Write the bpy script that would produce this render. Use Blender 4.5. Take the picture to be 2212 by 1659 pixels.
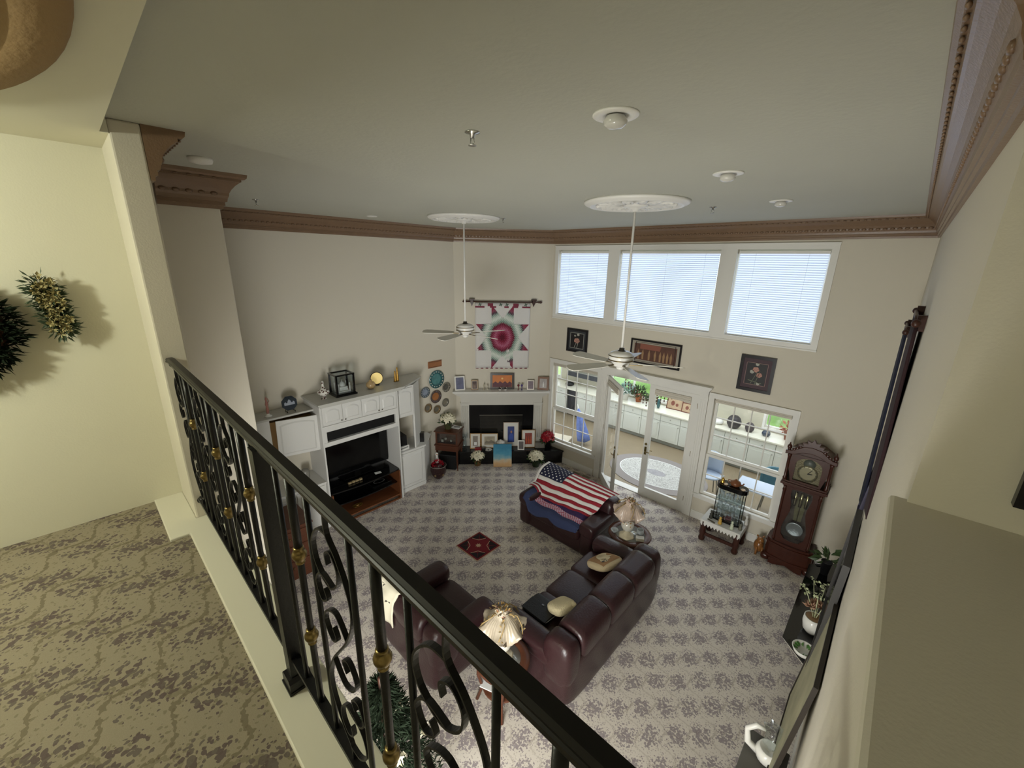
import bpy, bmesh, math, random
from math import sin, cos, pi, radians, sqrt, hypot, atan2
from mathutils import Vector, Matrix
random.seed(7)
for o in list(bpy.data.objects): bpy.data.objects.remove(o)
S = bpy.context.scene
C = S.collection

# ---------------------------------------------------------------- camera, world, light, exposure
cam = bpy.data.objects.new('camera', bpy.data.cameras.new('camera')); C.objects.link(cam)
cam.data.sensor_width = 36.0; cam.data.lens = 890.98 / 2212 * 36.0
cam.data.clip_start = 0.01; cam.data.clip_end = 200
r_ = Vector((0.72569145, 0.68774981, 0.01929033)); u_ = Vector((-0.20912032, 0.19377259, 0.95849928)); f_ = Vector((-0.65546976, 0.69960874, -0.28444157))
m = Matrix((r_, u_, -f_)).transposed().to_4x4(); m.translation = Vector((0, 0, 4.65)); cam.matrix_world = m
S.camera = cam
S.view_settings.view_transform = 'Standard'; S.view_settings.look = 'None'
S.view_settings.gamma = 1.0; S.view_settings.use_curve_mapping = False
S.view_settings.exposure = 0.0
W = bpy.data.worlds.new('world'); S.world = W; W.use_nodes = True
wn = W.node_tree.nodes; wl = W.node_tree.links
bg = wn['Background']; bg.inputs['Color'].default_value = (0.80, 0.90, 1.0, 1); bg.inputs['Strength'].default_value = 2.6

def area(name, loc, rot, sx, sy, power, color):
    l = bpy.data.lights.new(name, 'AREA'); l.shape = 'RECTANGLE'; l.size = sx; l.size_y = sy; l.energy = power; l.color = color
    o = bpy.data.objects.new(name, l); C.objects.link(o); o.location = loc; o.rotation_euler = rot
    return o
def aim(loc, to):
    return (Vector(to) - Vector(loc)).to_track_quat('-Z', 'Y').to_euler()
# added fill light under the landing (out of frame, below and behind the camera)
area('fill_under_landing', (-0.9, -0.7, 1.45), aim((-0.9, -0.7, 1.45), (-6.2, 2.7, 2.9)), 2.0, 2.2, 330, (0.985, 0.995, 0.965))
# added fill lamp in a made-up opening of the sunroom ceiling
area('sunroom_fill', (-3.8, 9.3, 2.78), (0, 0, 0), 6.5, 2.2, 62, (0.95, 1.0, 1.0))
# hall lamp, a wide spot washing the hall wall
lp = bpy.data.lights.new('hall_lamp_light', 'POINT'); lp.energy = 104; lp.color = (0.97, 1.0, 0.82); lp.shadow_soft_size = 0.08
lo = bpy.data.objects.new('hall_lamp_light', lp); C.objects.link(lo); lo.location = (-2.45, -1.7, 4.98)

# ---------------------------------------------------------------- helpers
def lin(c):
    c /= 255.0
    return c / 12.92 if c <= 0.04045 else ((c + 0.055) / 1.055) ** 2.4
def RGB(h):
    if isinstance(h, str): h = tuple(int(h[i:i + 2], 16) for i in (0, 2, 4))
    return (lin(h[0]), lin(h[1]), lin(h[2]), 1)
M = {}
def mat(name, col, rough=.6, metal=0, spec=.5, bump=0, bscale=60, var=0, vscale=8, coat=0, emit=0, wood=None, alpha=None, trans=0, ior=1.45):
    if name in M: return M[name]
    m = bpy.data.materials.new(name); m.use_nodes = True; nt = m.node_tree; n = nt.nodes; l = nt.links
    b = n['Principled BSDF']; b.inputs['Base Color'].default_value = RGB(col)
    b.inputs['Roughness'].default_value = rough; b.inputs['Metallic'].default_value = metal
    b.inputs['Specular IOR Level'].default_value = spec; b.inputs['Coat Weight'].default_value = coat; b.inputs['IOR'].default_value = ior
    b.inputs['Transmission Weight'].default_value = trans
    tc = n.new('ShaderNodeTexCoord')
    if var or wood:
        tx = n.new('ShaderNodeTexNoise'); tx.inputs['Scale'].default_value = vscale; tx.inputs['Detail'].default_value = 4
        if wood:
            mp = n.new('ShaderNodeMapping'); mp.inputs['Scale'].default_value = wood; l.new(tc.outputs['Object'], mp.inputs[0]); l.new(mp.outputs[0], tx.inputs[0])
        else: l.new(tc.outputs['Object'], tx.inputs[0])
        mx = n.new('ShaderNodeMix'); mx.data_type = 'RGBA'
        c = RGB(col); v = var or .35
        mx.inputs[6].default_value = tuple(max(0, x * (1 - v)) for x in c[:3]) + (1,)
        mx.inputs[7].default_value = tuple(min(1, x * (1 + v)) for x in c[:3]) + (1,)
        l.new(tx.outputs[0], mx.inputs[0]); l.new(mx.outputs[2], b.inputs['Base Color'])
    if bump:
        t2 = n.new('ShaderNodeTexNoise'); t2.inputs['Scale'].default_value = bscale; t2.inputs['Detail'].default_value = 3
        l.new(tc.outputs['Object'], t2.inputs[0])
        bp = n.new('ShaderNodeBump'); bp.inputs['Strength'].default_value = bump; bp.inputs['Distance'].default_value = .01
        l.new(t2.outputs[0], bp.inputs['Height']); l.new(bp.outputs[0], b.inputs['Normal'])
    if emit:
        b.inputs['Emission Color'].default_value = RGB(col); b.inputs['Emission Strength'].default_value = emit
    M[name] = m; return m
def glassmat(name, tint=(1, 1, 1), refl=.08, rough=.02):
    m = bpy.data.materials.new(name); m.use_nodes = True; nt = m.node_tree; n = nt.nodes; l = nt.links
    n.remove(n['Principled BSDF']); out = n['Material Output']
    t = n.new('ShaderNodeBsdfTransparent'); t.inputs[0].default_value = (*tint, 1)
    g = n.new('ShaderNodeBsdfGlossy'); g.inputs['Roughness'].default_value = rough
    fr = n.new('ShaderNodeLayerWeight'); fr.inputs[0].default_value = .5
    pw = n.new('ShaderNodeMath'); pw.operation = 'POWER'; pw.inputs[1].default_value = 5; l.new(fr.outputs['Facing'], pw.inputs[0])
    ad = n.new('ShaderNodeMath'); ad.operation = 'MULTIPLY_ADD'; ad.inputs[1].default_value = .5; ad.inputs[2].default_value = refl * .5; l.new(pw.outputs[0], ad.inputs[0])
    x = n.new('ShaderNodeMixShader'); l.new(ad.outputs[0], x.inputs[0]); l.new(t.outputs[0], x.inputs[1]); l.new(g.outputs[0], x.inputs[2])
    l.new(x.outputs[0], out.inputs[0]); M[name] = m; return m

wall_m = mat('painted_wall', 'd5cebe', .75, bump=.10, bscale=120)
white_t = mat('white_trim', 'e4e2dc', .4)
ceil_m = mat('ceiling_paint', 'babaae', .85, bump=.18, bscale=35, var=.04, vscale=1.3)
crown_m = mat('bronze_crown', '7f6650', .30, bump=.15, bscale=90, var=.12, vscale=10)
hallwall_m = mat('hall_wall_paint', 'e0dcc8', .75, bump=.08, bscale=100)
curb_m = mat('curb_paint', 'd4d0c0', .5)
cabw = mat('cabinet_white', 'dddcd8', .45)
black_m = mat('black_gloss', '0b0b0c', .12, coat=.3)
blackm = mat('black_matte', '101011', .5)
iron = mat('wrought_iron', '0d0d0f', .38, bump=.1, bscale=80)
railm = mat('handrail_brown_black', '141210', .38, spec=.3, wood=(3, 60, 60), vscale=3, var=.12)
brass = mat('polished_brass', '85734a', .30, metal=1)
gold = mat('gold_paint', 'b48d46', .35, metal=.8, bump=.2)
leather = mat('burgundy_leather', '301c1e', .30, bump=.25, bscale=45, var=.12, vscale=6)
cherry = mat('cherry_wood', '3f1c12', .28, wood=(2, 2, 14), vscale=4, coat=.2)
dkwood = mat('dark_wood', '3a1d14', .35, wood=(2, 2, 14), vscale=4)
brownwood = mat('brown_wood', '7c4628', .4, wood=(14, 2, 2), vscale=4)
midwood = mat('red_brown_wood', '55301f', .38, wood=(2, 2, 14), vscale=4)
granite = mat('black_granite', '111112', .18, var=.5, vscale=120)
glass = glassmat('window_glass')
clear = glassmat('clear_glass', (.93, .96, .97), .14)
frost = mat('frosted_glass', 'ece6d8', .15, trans=.55, spec=.6)
crystal = mat('crystal', 'e8eef0', .05, trans=.6, spec=.8)
green_m = mat('leaf_green', '3c4f2c', .5, var=.3, vscale=20)
dkgreen = mat('needle_green', '1d251a', .9, spec=.08, var=.4, vscale=14)
cream = mat('cream_petal', 'e6e0c6', .5, var=.08)
redp = mat('red_petal', '9c1222', .45, var=.2)
wht = mat('white_ceramic', 'e8e6e0', .2)
paper = mat('paper_white', 'eeeeec', .6)

class MB:
    def __init__(s): s.v = []; s.f = []; s.mi = []; s.sm = []
    def add(s, vs, fs, mi=0, sm=False, mx=None):
        b = len(s.v)
        if mx is not None: vs = [tuple(mx @ Vector(v)) for v in vs]
        s.v += [tuple(v) for v in vs]; s.f += [tuple(i + b for i in f) for f in fs]; s.mi += [mi] * len(fs); s.sm += [sm] * len(fs); return s
    def box(s, x0, x1, y0, y1, z0, z1, mi=0, mx=None):
        vs = [(x, y, z) for x in (x0, x1) for y in (y0, y1) for z in (z0, z1)]
        return s.add(vs, [(0, 1, 3, 2), (4, 6, 7, 5), (0, 4, 5, 1), (2, 3, 7, 6), (0, 2, 6, 4), (1, 5, 7, 3)], mi, False, mx)
    def prism(s, poly, z0, z1, mi=0, mx=None, axis='z'):
        n = len(poly)
        def q(p, h): return (p[0], p[1], h) if axis == 'z' else ((p[0], h, p[1]) if axis == 'y' else (h, p[0], p[1]))
        vs = [q(p, z0) for p in poly] + [q(p, z1) for p in poly]
        fs = [tuple(range(n))[::-1], tuple(range(n, 2 * n))] + [(i, (i + 1) % n, n + (i + 1) % n, n + i) for i in range(n)]
        return s.add(vs, fs, mi, False, mx)
    def lathe(s, prof, n=20, mi=0, c=(0, 0, 0), wav=None, mx=None, sm=True):
        vs = []
        for k, (r, z) in enumerate(prof):
            if r < 1e-3: r = 1e-3
            for i in range(n):
                a = 2 * pi * i / n; rr = r
                zz = z
                if wav: rr, zz = wav(r, z, a, k)
                vs.append((c[0] + rr * cos(a), c[1] + rr * sin(a), c[2] + zz))
        fs = []
        for k in range(len(prof) - 1):
            for i in range(n):
                j = (i + 1) % n; fs.append((k * n + i, k * n + j, (k + 1) * n + j, (k + 1) * n + i))
        flat = max(p[1] for p in prof) - min(p[1] for p in prof) < 1e-6
        if flat: return s.add(vs, fs, mi, False, mx)
        if prof[0][0] > 1e-6: fs.append(tuple(range(n))[::-1])
        if prof[-1][0] > 1e-6: fs.append(tuple((len(prof) - 1) * n + i for i in range(n)))
        return s.add(vs, fs, mi, sm, mx)
    def tube(s, pts, r, n=8, mi=0, closed=False, rs=None, flat=None, mx=None):
        pts = [Vector(p) for p in pts]; N = len(pts); vs = []; up = None
        for i, p in enumerate(pts):
            a = pts[(i - 1) % N] if (closed or i > 0) else p; b = pts[(i + 1) % N] if (closed or i < N - 1) else p
            d = (b - a)
            if d.length < 1e-9: d = Vector((0, 0, 1))
            d.normalize()
            if up is None: up = Vector((0, 0, 1)) if abs(d.z) < .95 else Vector((1, 0, 0))
            if flat is not None: up = Vector(flat)
            x = d.cross(up)
            if x.length < 1e-4: x = d.cross(Vector((0.3, 1, 0.2)))
            x.normalize(); y = x.cross(d).normalized()
            if flat is None: up = y
            R = rs[i] if rs else r
            rx, ry = (R, R) if not isinstance(R, tuple) else R
            for k in range(n):
                t = 2 * pi * (k + .5) / n; vs.append(p + x * rx * cos(t) + y * ry * sin(t))
        fs = []
        for i in range(N - (0 if closed else 1)):
            for k in range(n):
                j = (i + 1) % N; q = (k + 1) % n; fs.append((i * n + k, i * n + q, j * n + q, j * n + k))
        if not closed: fs += [tuple(range(n))[::-1], tuple((N - 1) * n + k for k in range(n))]
        return s.add(vs, fs, mi, n > 4, mx)
    def ball(s, c, r, nu=12, nv=8, mi=0, mx=None):
        if not isinstance(r, tuple): r = (r, r, r)
        vs = [(c[0], c[1], c[2] - r[2])]; 
        for j in range(1, nv):
            t = -pi / 2 + pi * j / nv
            for i in range(nu):
                a = 2 * pi * i / nu; vs.append((c[0] + r[0] * cos(t) * cos(a), c[1] + r[1] * cos(t) * sin(a), c[2] + r[2] * sin(t)))
        vs.append((c[0], c[1], c[2] + r[2])); L = len(vs) - 1; fs = []
        for i in range(nu):
            j = (i + 1) % nu; fs.append((0, 1 + j, 1 + i)); b = 1 + (nv - 2) * nu; fs.append((b + i, b + j, L))
            for k in range(nv - 2): fs.append((1 + k * nu + i, 1 + k * nu + j, 1 + (k + 1) * nu + j, 1 + (k + 1) * nu + i))
        return s.add(vs, fs, mi, True, mx)
    def cush(s, c, h, p=5, n=8, mi=0, mx=None, bulge=0, px=None, ax='x'):
        # superellipsoid box, half sizes h
        vs = []; fs = []; idx = {}
        def V(x, y, z):
            k = (round(x, 4), round(y, 4), round(z, 4))
            if k not in idx:
                if px:
                    a_, b_ = (abs(x), abs(y)) if ax == 'x' else (abs(y), abs(x))
                    L = (a_ ** px + (b_ ** p + abs(z) ** p) ** (px / p)) ** (1 / px)
                else: L = (abs(x) ** p + abs(y) ** p + abs(z) ** p) ** (1 / p)
                X, Y, Z = x / L, y / L, z / L
                if bulge: Z *= 1 + bulge * (1 - X * X) * (1 - Y * Y)
                idx[k] = len(vs); vs.append((c[0] + X * h[0], c[1] + Y * h[1], c[2] + Z * h[2]))
            return idx[k]
        g = [-1 + 2 * i / n for i in range(n + 1)]
        for i in range(n):
            for j in range(n):
                a, b, a2, b2 = g[i], g[j], g[i + 1], g[j + 1]
                for f in (lambda u, v: (u, v, 1), lambda u, v: (v, u, -1), lambda u, v: (1, u, v), lambda u, v: (-1, v, u), lambda u, v: (v, 1, u), lambda u, v: (u, -1, v)):
                    fs.append((V(*f(a, b)), V(*f(a2, b)), V(*f(a2, b2)), V(*f(a, b2))))
        return s.add(vs, fs, mi, True, mx)
    def grid(s, fn, nu, nv, mf=None, sm=True, mi=0):
        b = len(s.v)
        for i in range(nu + 1):
            for j in range(nv + 1): s.v.append(tuple(fn(i / nu, j / nv)))
        for i in range(nu):
            for j in range(nv):
                s.f.append((b + i * (nv + 1) + j, b + (i + 1) * (nv + 1) + j, b + (i + 1) * (nv + 1) + j + 1, b + i * (nv + 1) + j + 1))
                s.mi.append(mf((i + .5) / nu, (j + .5) / nv) if mf else mi); s.sm.append(sm)
        return s
    def leaf(s, p, d, L, w, mi=0, nrm=None, fold=.25):
        d = Vector(d).normalized(); n = Vector(nrm) if nrm else Vector((random.gauss(0, 1), random.gauss(0, 1), random.gauss(0, 1)))
        x = d.cross(n)
        if x.length < 1e-3: x = d.cross(Vector((1, .3, .2)))
        x.normalize(); nn = x.cross(d); p = Vector(p)
        a = p; b = p + d * L * .45 + x * w * .5 + nn * w * fold; c = p + d * L - nn * w * .1; e = p + d * L * .45 - x * w * .5 + nn * w * fold; q = p + d * L * .5
        return s.add([a, b, c, e, q], [(0, 1, 4), (1, 2, 4), (4, 2, 3), (0, 4, 3)], mi, False)
    def build(s, name, mats, parent=None, kind=None, solid=0, bevel=0, sub=0):
        me = bpy.data.meshes.new(name); me.from_pydata(s.v, [], s.f)
        for mm in (mats if isinstance(mats, (list, tuple)) else [mats]): me.materials.append(mm)
        me.polygons.foreach_set('material_index', s.mi); me.polygons.foreach_set('use_smooth', s.sm); me.update()
        o = bpy.data.objects.new(name, me); C.objects.link(o)
        if parent is not None: o.parent = parent
        if kind: o['kind'] = kind
        if bevel:
            b = o.modifiers.new('bevel', 'BEVEL'); b.width = bevel; b.segments = 2; b.limit_method = 'ANGLE'
        if sub:
            b = o.modifiers.new('sub', 'SUBSURF'); b.levels = sub; b.render_levels = sub
        if solid:
            b = o.modifiers.new('solid', 'SOLIDIFY'); b.thickness = solid; b.offset = 0
        return o
def T(name, label, cat, loc=(0, 0, 0), rz=0, group=None):
    o = bpy.data.objects.new(name, None); C.objects.link(o); o.location = loc; o.rotation_euler = (0, 0, radians(rz)); o.empty_display_size = .1
    o['label'] = label; o['category'] = cat
    if group: o['group'] = group
    return o
def tag(o, label, cat, group=None):
    o['label'] = label; o['category'] = cat
    if group: o['group'] = group
    return o
def dup(root, loc=None, rz=None, label=None, group=None, s=None):
    def cp(o, par):
        c = o.copy(); C.objects.link(c)
        if par is not None: c.parent = par
        for ch in list(o.children): cp(ch, c)
        return c
    r = cp(root, None)
    if loc is not None: r.location = loc
    if rz is not None: r.rotation_euler = (0, 0, radians(rz))
    if s: r.scale = (s, s, s)
    if label: r['label'] = label
    if group: r['group'] = group
    return r
def pcopy(o, parent, loc=None, rot=None, scale=None):
    c = o.copy(); C.objects.link(c); c.parent = parent
    if loc is not None: c.location = loc
    if rot is not None: c.rotation_euler = rot
    if scale is not None: c.scale = scale
    return c
def struct(name, b, m, parent=None, **k):
    return b.build(name, m, parent, kind=None if parent else 'structure', **k)
def sE(name, loc=(0, 0, 0), rz=0):
    o = bpy.data.objects.new(name, None); C.objects.link(o); o.location = loc; o.rotation_euler = (0, 0, radians(rz)); o['kind'] = 'structure'; o.empty_display_size = .1
    return o

# ---------------------------------------------------------------- carpet materials (one woven pattern, upstairs and down)
def carpet(name, base, vine, bou, bou2, th0=.50, vk=.75, svk=1.0):
    m = bpy.data.materials.new(name); m.use_nodes = True; nt = m.node_tree; n = nt.nodes; l = nt.links
    b = n['Principled BSDF']; b.inputs['Roughness'].default_value = .95; b.inputs['Specular IOR Level'].default_value = .1
    geo = n.new('ShaderNodeTexCoord'); sp = n.new('ShaderNodeSeparateXYZ'); l.new(geo.outputs['Object'], sp.inputs[0])
    def mth(op, a, bb=None, c=None):
        x = n.new('ShaderNodeMath'); x.operation = op
        for i, v in enumerate((a, bb, c)):
            if v is None: continue
            if isinstance(v, (int, float)): x.inputs[i].default_value = v
            else: l.new(v, x.inputs[i])
        return x.outputs[0]
    q = 1 / sqrt(2)
    U = mth('MULTIPLY', mth('ADD', sp.outputs[0], sp.outputs[1]), q / .265); V = mth('MULTIPLY', mth('SUBTRACT', sp.outputs[1], sp.outputs[0]), q / .285)
    def noise(scale, detail=2, dist=0):
        x = n.new('ShaderNodeTexNoise'); x.inputs['Scale'].default_value = scale; x.inputs['Detail'].default_value = detail; x.inputs['Distortion'].default_value = dist
        l.new(geo.outputs['Object'], x.inputs[0]); return x.outputs[0]
    nz = noise(34, 2); wob = mth('ADD', mth('MULTIPLY', mth('SUBTRACT', nz, .5), .42), mth('MULTIPLY', mth('SUBTRACT', noise(13, 1), .5), .42))
    sv = mth('MULTIPLY', mth('SINE', mth('MULTIPLY', V, 2 * pi)), .17)
    vl = mth('ABSOLUTE', mth('SUBTRACT', mth('FRACT', mth('ADD', mth('ADD', U, sv), mth('MULTIPLY', wob, .25))), .5))
    vine_m = mth('LESS_THAN', vl, mth('MULTIPLY_ADD', noise(52, 1), .16, -.045))
    su = mth('MULTIPLY', mth('SINE', mth('MULTIPLY', U, 2 * pi)), .12)
    vl2 = mth('ABSOLUTE', mth('SUBTRACT', mth('FRACT', mth('ADD', mth('ADD', V, su), mth('MULTIPLY', wob, .5))), .5))
    vine2 = mth('LESS_THAN', vl2, mth('MULTIPLY_ADD', noise(60, 1), .22, -.07))
    cu = mth('SUBTRACT', mth('FRACT', mth('ADD', U, mth('MULTIPLY', wob, .5))), .5); cv = mth('SUBTRACT', mth('FRACT', mth('ADD', V, mth('MULTIPLY', wob, 1.0))), .5)
    cu = mth('SUBTRACT', mth('FRACT', mth('ADD', mth('ADD', U, .5), mth('ADD', mth('MULTIPLY', sv, svk), mth('MULTIPLY', wob, 1.0)))), .5)
    rr = mth('POWER', mth('ADD', mth('POWER', mth('ABSOLUTE', cu), 3.0), mth('POWER', mth('ABSOLUTE', cv), 3.0)), 1 / 3.0)
    def voro(scale, warp):
        nx = n.new('ShaderNodeTexNoise'); nx.inputs['Scale'].default_value = scale * .6; l.new(geo.outputs['Object'], nx.inputs[0])
        vm = n.new('ShaderNodeVectorMath'); vm.operation = 'SCALE'; vm.inputs['Scale'].default_value = warp; l.new(nx.outputs['Color'], vm.inputs[0])
        va = n.new('ShaderNodeVectorMath'); va.operation = 'ADD'; l.new(geo.outputs['Object'], va.inputs[0]); l.new(vm.outputs[0], va.inputs[1])
        v_ = n.new('ShaderNodeTexVoronoi'); v_.inputs['Scale'].default_value = scale; l.new(va.outputs[0], v_.inputs[0]); return v_.outputs[0]
    edge = mth('MULTIPLY', mth('MAXIMUM', mth('SUBTRACT', rr, .24), 0), 1.55)
    th_ = mth('SUBTRACT', th0, edge)
    bq = mth('MAXIMUM', mth('LESS_THAN', voro(48, .03), th_), mth('LESS_THAN', voro(27, .05), mth('SUBTRACT', th_, .10)))
    spk = mth('LESS_THAN', voro(40, .04), .27)
    def mix(f, a, c):
        x = n.new('ShaderNodeMix'); x.data_type = 'RGBA'; l.new(f, x.inputs[0])
        for i, v in ((6, a), (7, c)):
            if isinstance(v, (str, tuple)): x.inputs[i].default_value = RGB(v)
            else: l.new(v, x.inputs[i])
        return x.outputs[2]
    big = n.new('ShaderNodeTexNoise'); big.inputs['Scale'].default_value = 5.5; l.new(geo.outputs['Object'], big.inputs[0])
    bc = mix(mth('GREATER_THAN', noise(24, 1), .5), bou, bou2)
    fz = n.new('ShaderNodeTexNoise'); fz.inputs['Scale'].default_value = 300; l.new(geo.outputs['Object'], fz.inputs[0])
    base_c = mix(mth('MULTIPLY', fz.outputs[0], .35), base, vine)
    c0 = mix(mth('MULTIPLY', spk, .55), base_c, vine); c1 = mix(mth('MULTIPLY', vine2, .5), c0, vine); c2 = mix(mth('MULTIPLY', vine_m, vk), c1, vine); c3 = mix(mth('MULTIPLY', bq, .85), c2, bc)
    l.new(c3, b.inputs['Base Color'])
    bp = n.new('ShaderNodeBump'); bp.inputs['Strength'].default_value = .25; bp.inputs['Distance'].default_value = .004; l.new(fz.outputs[0], bp.inputs['Height']); l.new(bp.outputs[0], b.inputs['Normal'])
    M[name] = m; return m
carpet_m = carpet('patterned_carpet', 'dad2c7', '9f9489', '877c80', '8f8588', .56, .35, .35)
carpet_l = carpet('landing_carpet_shaded', '948b79', '6a604e', '564a4b', '605752')  # same weave as downstairs, dimmer landing light put into the darker colours
tile_m = mat('sunroom_tile', '8d7e66', .35, var=.12, vscale=3)

# ---------------------------------------------------------------- room shell
YW, XL, XR, ZC = 7.472, -7.30, 0.12, 5.30
FA, FB = Vector((-7.30, 5.87)), Vector((-5.83, 7.472))
def wallx(b, x0, x1, y0, y1, z0, z1, holes):
    """wall along x with rectangular holes (xa, xb, za, zb)"""
    xs = sorted({x0, x1, *[h[0] for h in holes], *[h[1] for h in holes]}); zs = sorted({z0, z1, *[h[2] for h in holes], *[h[3] for h in holes]})
    for i in range(len(xs) - 1):
        run = None
        for k in range(len(zs) - 1):
            cx = (xs[i] + xs[i + 1]) / 2; cz = (zs[k] + zs[k + 1]) / 2
            hole = any(h[0] < cx < h[1] and h[2] < cz < h[3] for h in holes)
            if not hole: run = (run[0], zs[k + 1]) if run else (zs[k], zs[k + 1])
            if (hole or k == len(zs) - 2) and run: b.box(xs[i], xs[i + 1], y0, y1, *run); run = None
UW = [(-5.68, -4.455, 3.545, 4.905), (-4.212, -2.38, 3.545, 4.905), (-2.13, -.92, 3.545, 4.905)]
W1 = (-5.68, -4.48, .50, 2.43); W3 = (-2.11, -.935, .52, 2.42); DR = (-4.25, -2.36, 0, 2.425)
b = MB(); wallx(b, -5.95, .40, YW, YW + .18, 0, ZC, UW + [W1, W3, DR]); struct('wall_window', b, wall_m)
b = MB(); b.box(-7.45, XL, 1.0, 5.95, 0, ZC); struct('wall_left', b, wall_m)
b = MB(); d = (FB - FA).normalized(); nn = Vector((-d.y, d.x)) * .15; a0 = FA - d * .02; a1 = FB + d * .02
b.prism([a0[:], a1[:], (a1 + nn)[:], (a0 + nn)[:]], 0, ZC); struct('wall_fireplace', b, wall_m)
b = MB(); b.box(XR, .40, 1.57, YW, 0, ZC); b.box(.40, 2.2, 1.57, 1.80, 0, ZC); struct('wall_right', b, wall_m)
b = MB(); b.box(.08, 1.3, -5, 1.60, 0, 4.0); struct('wall_ledge', b, wall_m, bevel=.012)
b = MB(); b.box(-7.45, -4.43, .46, 1.04, 0, ZC); struct('wall_pilaster', b, wall_m, bevel=.01)
b = MB(); b.box(-4.6, -3.09, .30, .43, 0, ZC); struct('wall_column', b, wall_m, bevel=.01)
b = MB(); b.box(-3.70, -3.55, -5, .30, 2.70, ZC); struct('wall_hall', b, hallwall_m)
b = MB(); b.box(-7.45, 2.2, -5.15, -5, 0, ZC); b.box(2.2, 2.35, -5.15, 1.8, 0, ZC); b.box(-7.6, -7.45, -5.15, .6, 0, ZC); struct('wall_rear', b, wall_m)
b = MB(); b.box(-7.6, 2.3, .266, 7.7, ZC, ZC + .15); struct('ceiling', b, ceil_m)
b = MB(); b.box(-7.6, 2.3, -5.2, .266, ZC - .07, ZC + .15); b.box(-3.6, -3.09, .266, .30, ZC - .07, ZC + .15); struct('ceiling_hall', b, mat('hall_ceiling_paint', 'e0dcc8', .85))  # hall ceiling drop is shaped to shade the main ceiling from the lamp
b = MB(); b.box(-7.6, 2.3, -5.2, YW + .05, -.1, 0); struct('floor', b, carpet_m)
b = MB(); b.prism([(-3.55, -5), (.08, -5), (.08, .236), (-2.93, .236), (-2.93, .14), (-3.55, .14)], 2.945, 2.985); struct('floor_landing', b, carpet_l)
b = MB(); b.box(-3.70, .08, -5, .43, 2.68, 2.945); b.prism([(-3.55, .14), (-2.93, .14), (-2.93, .236), (.08, .236), (.08, .445), (-3.09, .445), (-3.09, .30), (-3.55, .30)], 2.945, 3.0)
struct('trim_landing_curb', b, curb_m, bevel=.006)
# far baseboards
b = MB(); b.box(-5.80, -4.42, YW - .018, YW, 0, .13); b.box(-5.80, -4.42, YW - .012, YW, .13, .15); b.box(-2.2, XR, YW - .018, YW, 0, .13); b.box(-2.2, XR, YW - .012, YW, .13, .15); struct('baseboard_window', b, white_t)
b = MB(); b.box(XL, XL + .018, 4.6, 5.85, 0, .13); struct('baseboard_left', b, white_t)
b = MB(); b.box(XR - .018, XR, 1.6, YW - .02, 0, .13); struct('baseboard_right', b, white_t)

# crown moulding, swept with mitred corners
prof = [(0, -.27), (.018, -.27), (.022, -.245), (.035, -.24), (.035, -.215), (.05, -.21), (.055, -.185), (.065, -.165), (.068, -.145), (.085, -.115), (.11, -.085), (.14, -.06), (.15, -.055), (.15, -.04), (.17, -.038), (.185, -.025), (.19, 0), (0, 0)]
def crown(name, pts, end_flush=True):
    n = len(pts); offs = []
    for i in range(n):
        ns = []
        if i > 0: d = (Vector(pts[i]) - Vector(pts[i - 1])).normalized(); ns.append(Vector((d.y, -d.x)))
        if i < n - 1: d = (Vector(pts[i + 1]) - Vector(pts[i])).normalized(); ns.append(Vector((d.y, -d.x)))
        offs.append(ns[0] if len(ns) == 1 else (ns[0] + ns[1]) / (1 + ns[0].dot(ns[1])))
    b = MB(); k = len(prof); vs = []
    for p, o in zip(pts, offs):
        for (dd, z) in prof: vs.append((p[0] + o.x * dd, p[1] + o.y * dd, ZC + z))
    fs = []
    for i in range(n - 1):
        for j in range(k):
            q = (j + 1) % k; fs.append((i * k + j, i * k + q, (i + 1) * k + q, (i + 1) * k + j))
    fs += [tuple(range(k)), tuple((n - 1) * k + j for j in range(k))[::-1]]
    b.add(vs, fs); root = struct(name, b, crown_m)
    e = MB()
    for i in range(n - 1):
        a = Vector(pts[i]); c = Vector(pts[i + 1]); L = (c - a).length; d = (c - a) / L; nv = Vector((d.y, -d.x)); st = .07; q = int(L / st)
        for j in range(q):
            t = (j + .5) * L / q
            for (dd, z, r) in ((.068, -.155, (.026, .012, .016)), (.163, -.046, (.016, .008, .007))):
                pt = a + d * t + nv * dd; lim = dd + .02
                if t < lim and i > 0 and False: continue
                mx = Matrix.Translation((pt.x, pt.y, ZC + z)) @ Matrix.Rotation(atan2(d.y, d.x), 4, 'Z')
                e.ball((0, 0, 0), r, 6, 4, mx=mx)
    o = e.build('egg_ornament', crown_m, root); o['kind'] = 'stuff'
    return root
crown('trim_crown_main', [(XL, 1.04), (XL, 5.87), (-5.83, YW), (XR, YW), (XR, 1.57), (1.9, 1.57)])
crown('trim_crown_pilaster', [(-4.43, .62), (-4.43, 1.04), (-6.9, 1.04)])
crown('trim_crown_column', [(-3.09, .43), (-4.24, .43)])

# ---------------------------------------------------------------- windows
def casing(b, x0, x1, z0, z1, w, y0, y1, sill=True):
    b.box(x0 - w, x0, y0, y1, z0 - w, z1 + w); b.box(x1, x1 + w, y0, y1, z0 - w, z1 + w)
    b.box(x0, x1, y0, y1, z1, z1 + w); b.box(x0, x1, y0, y1, z0 - w, z0)
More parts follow.
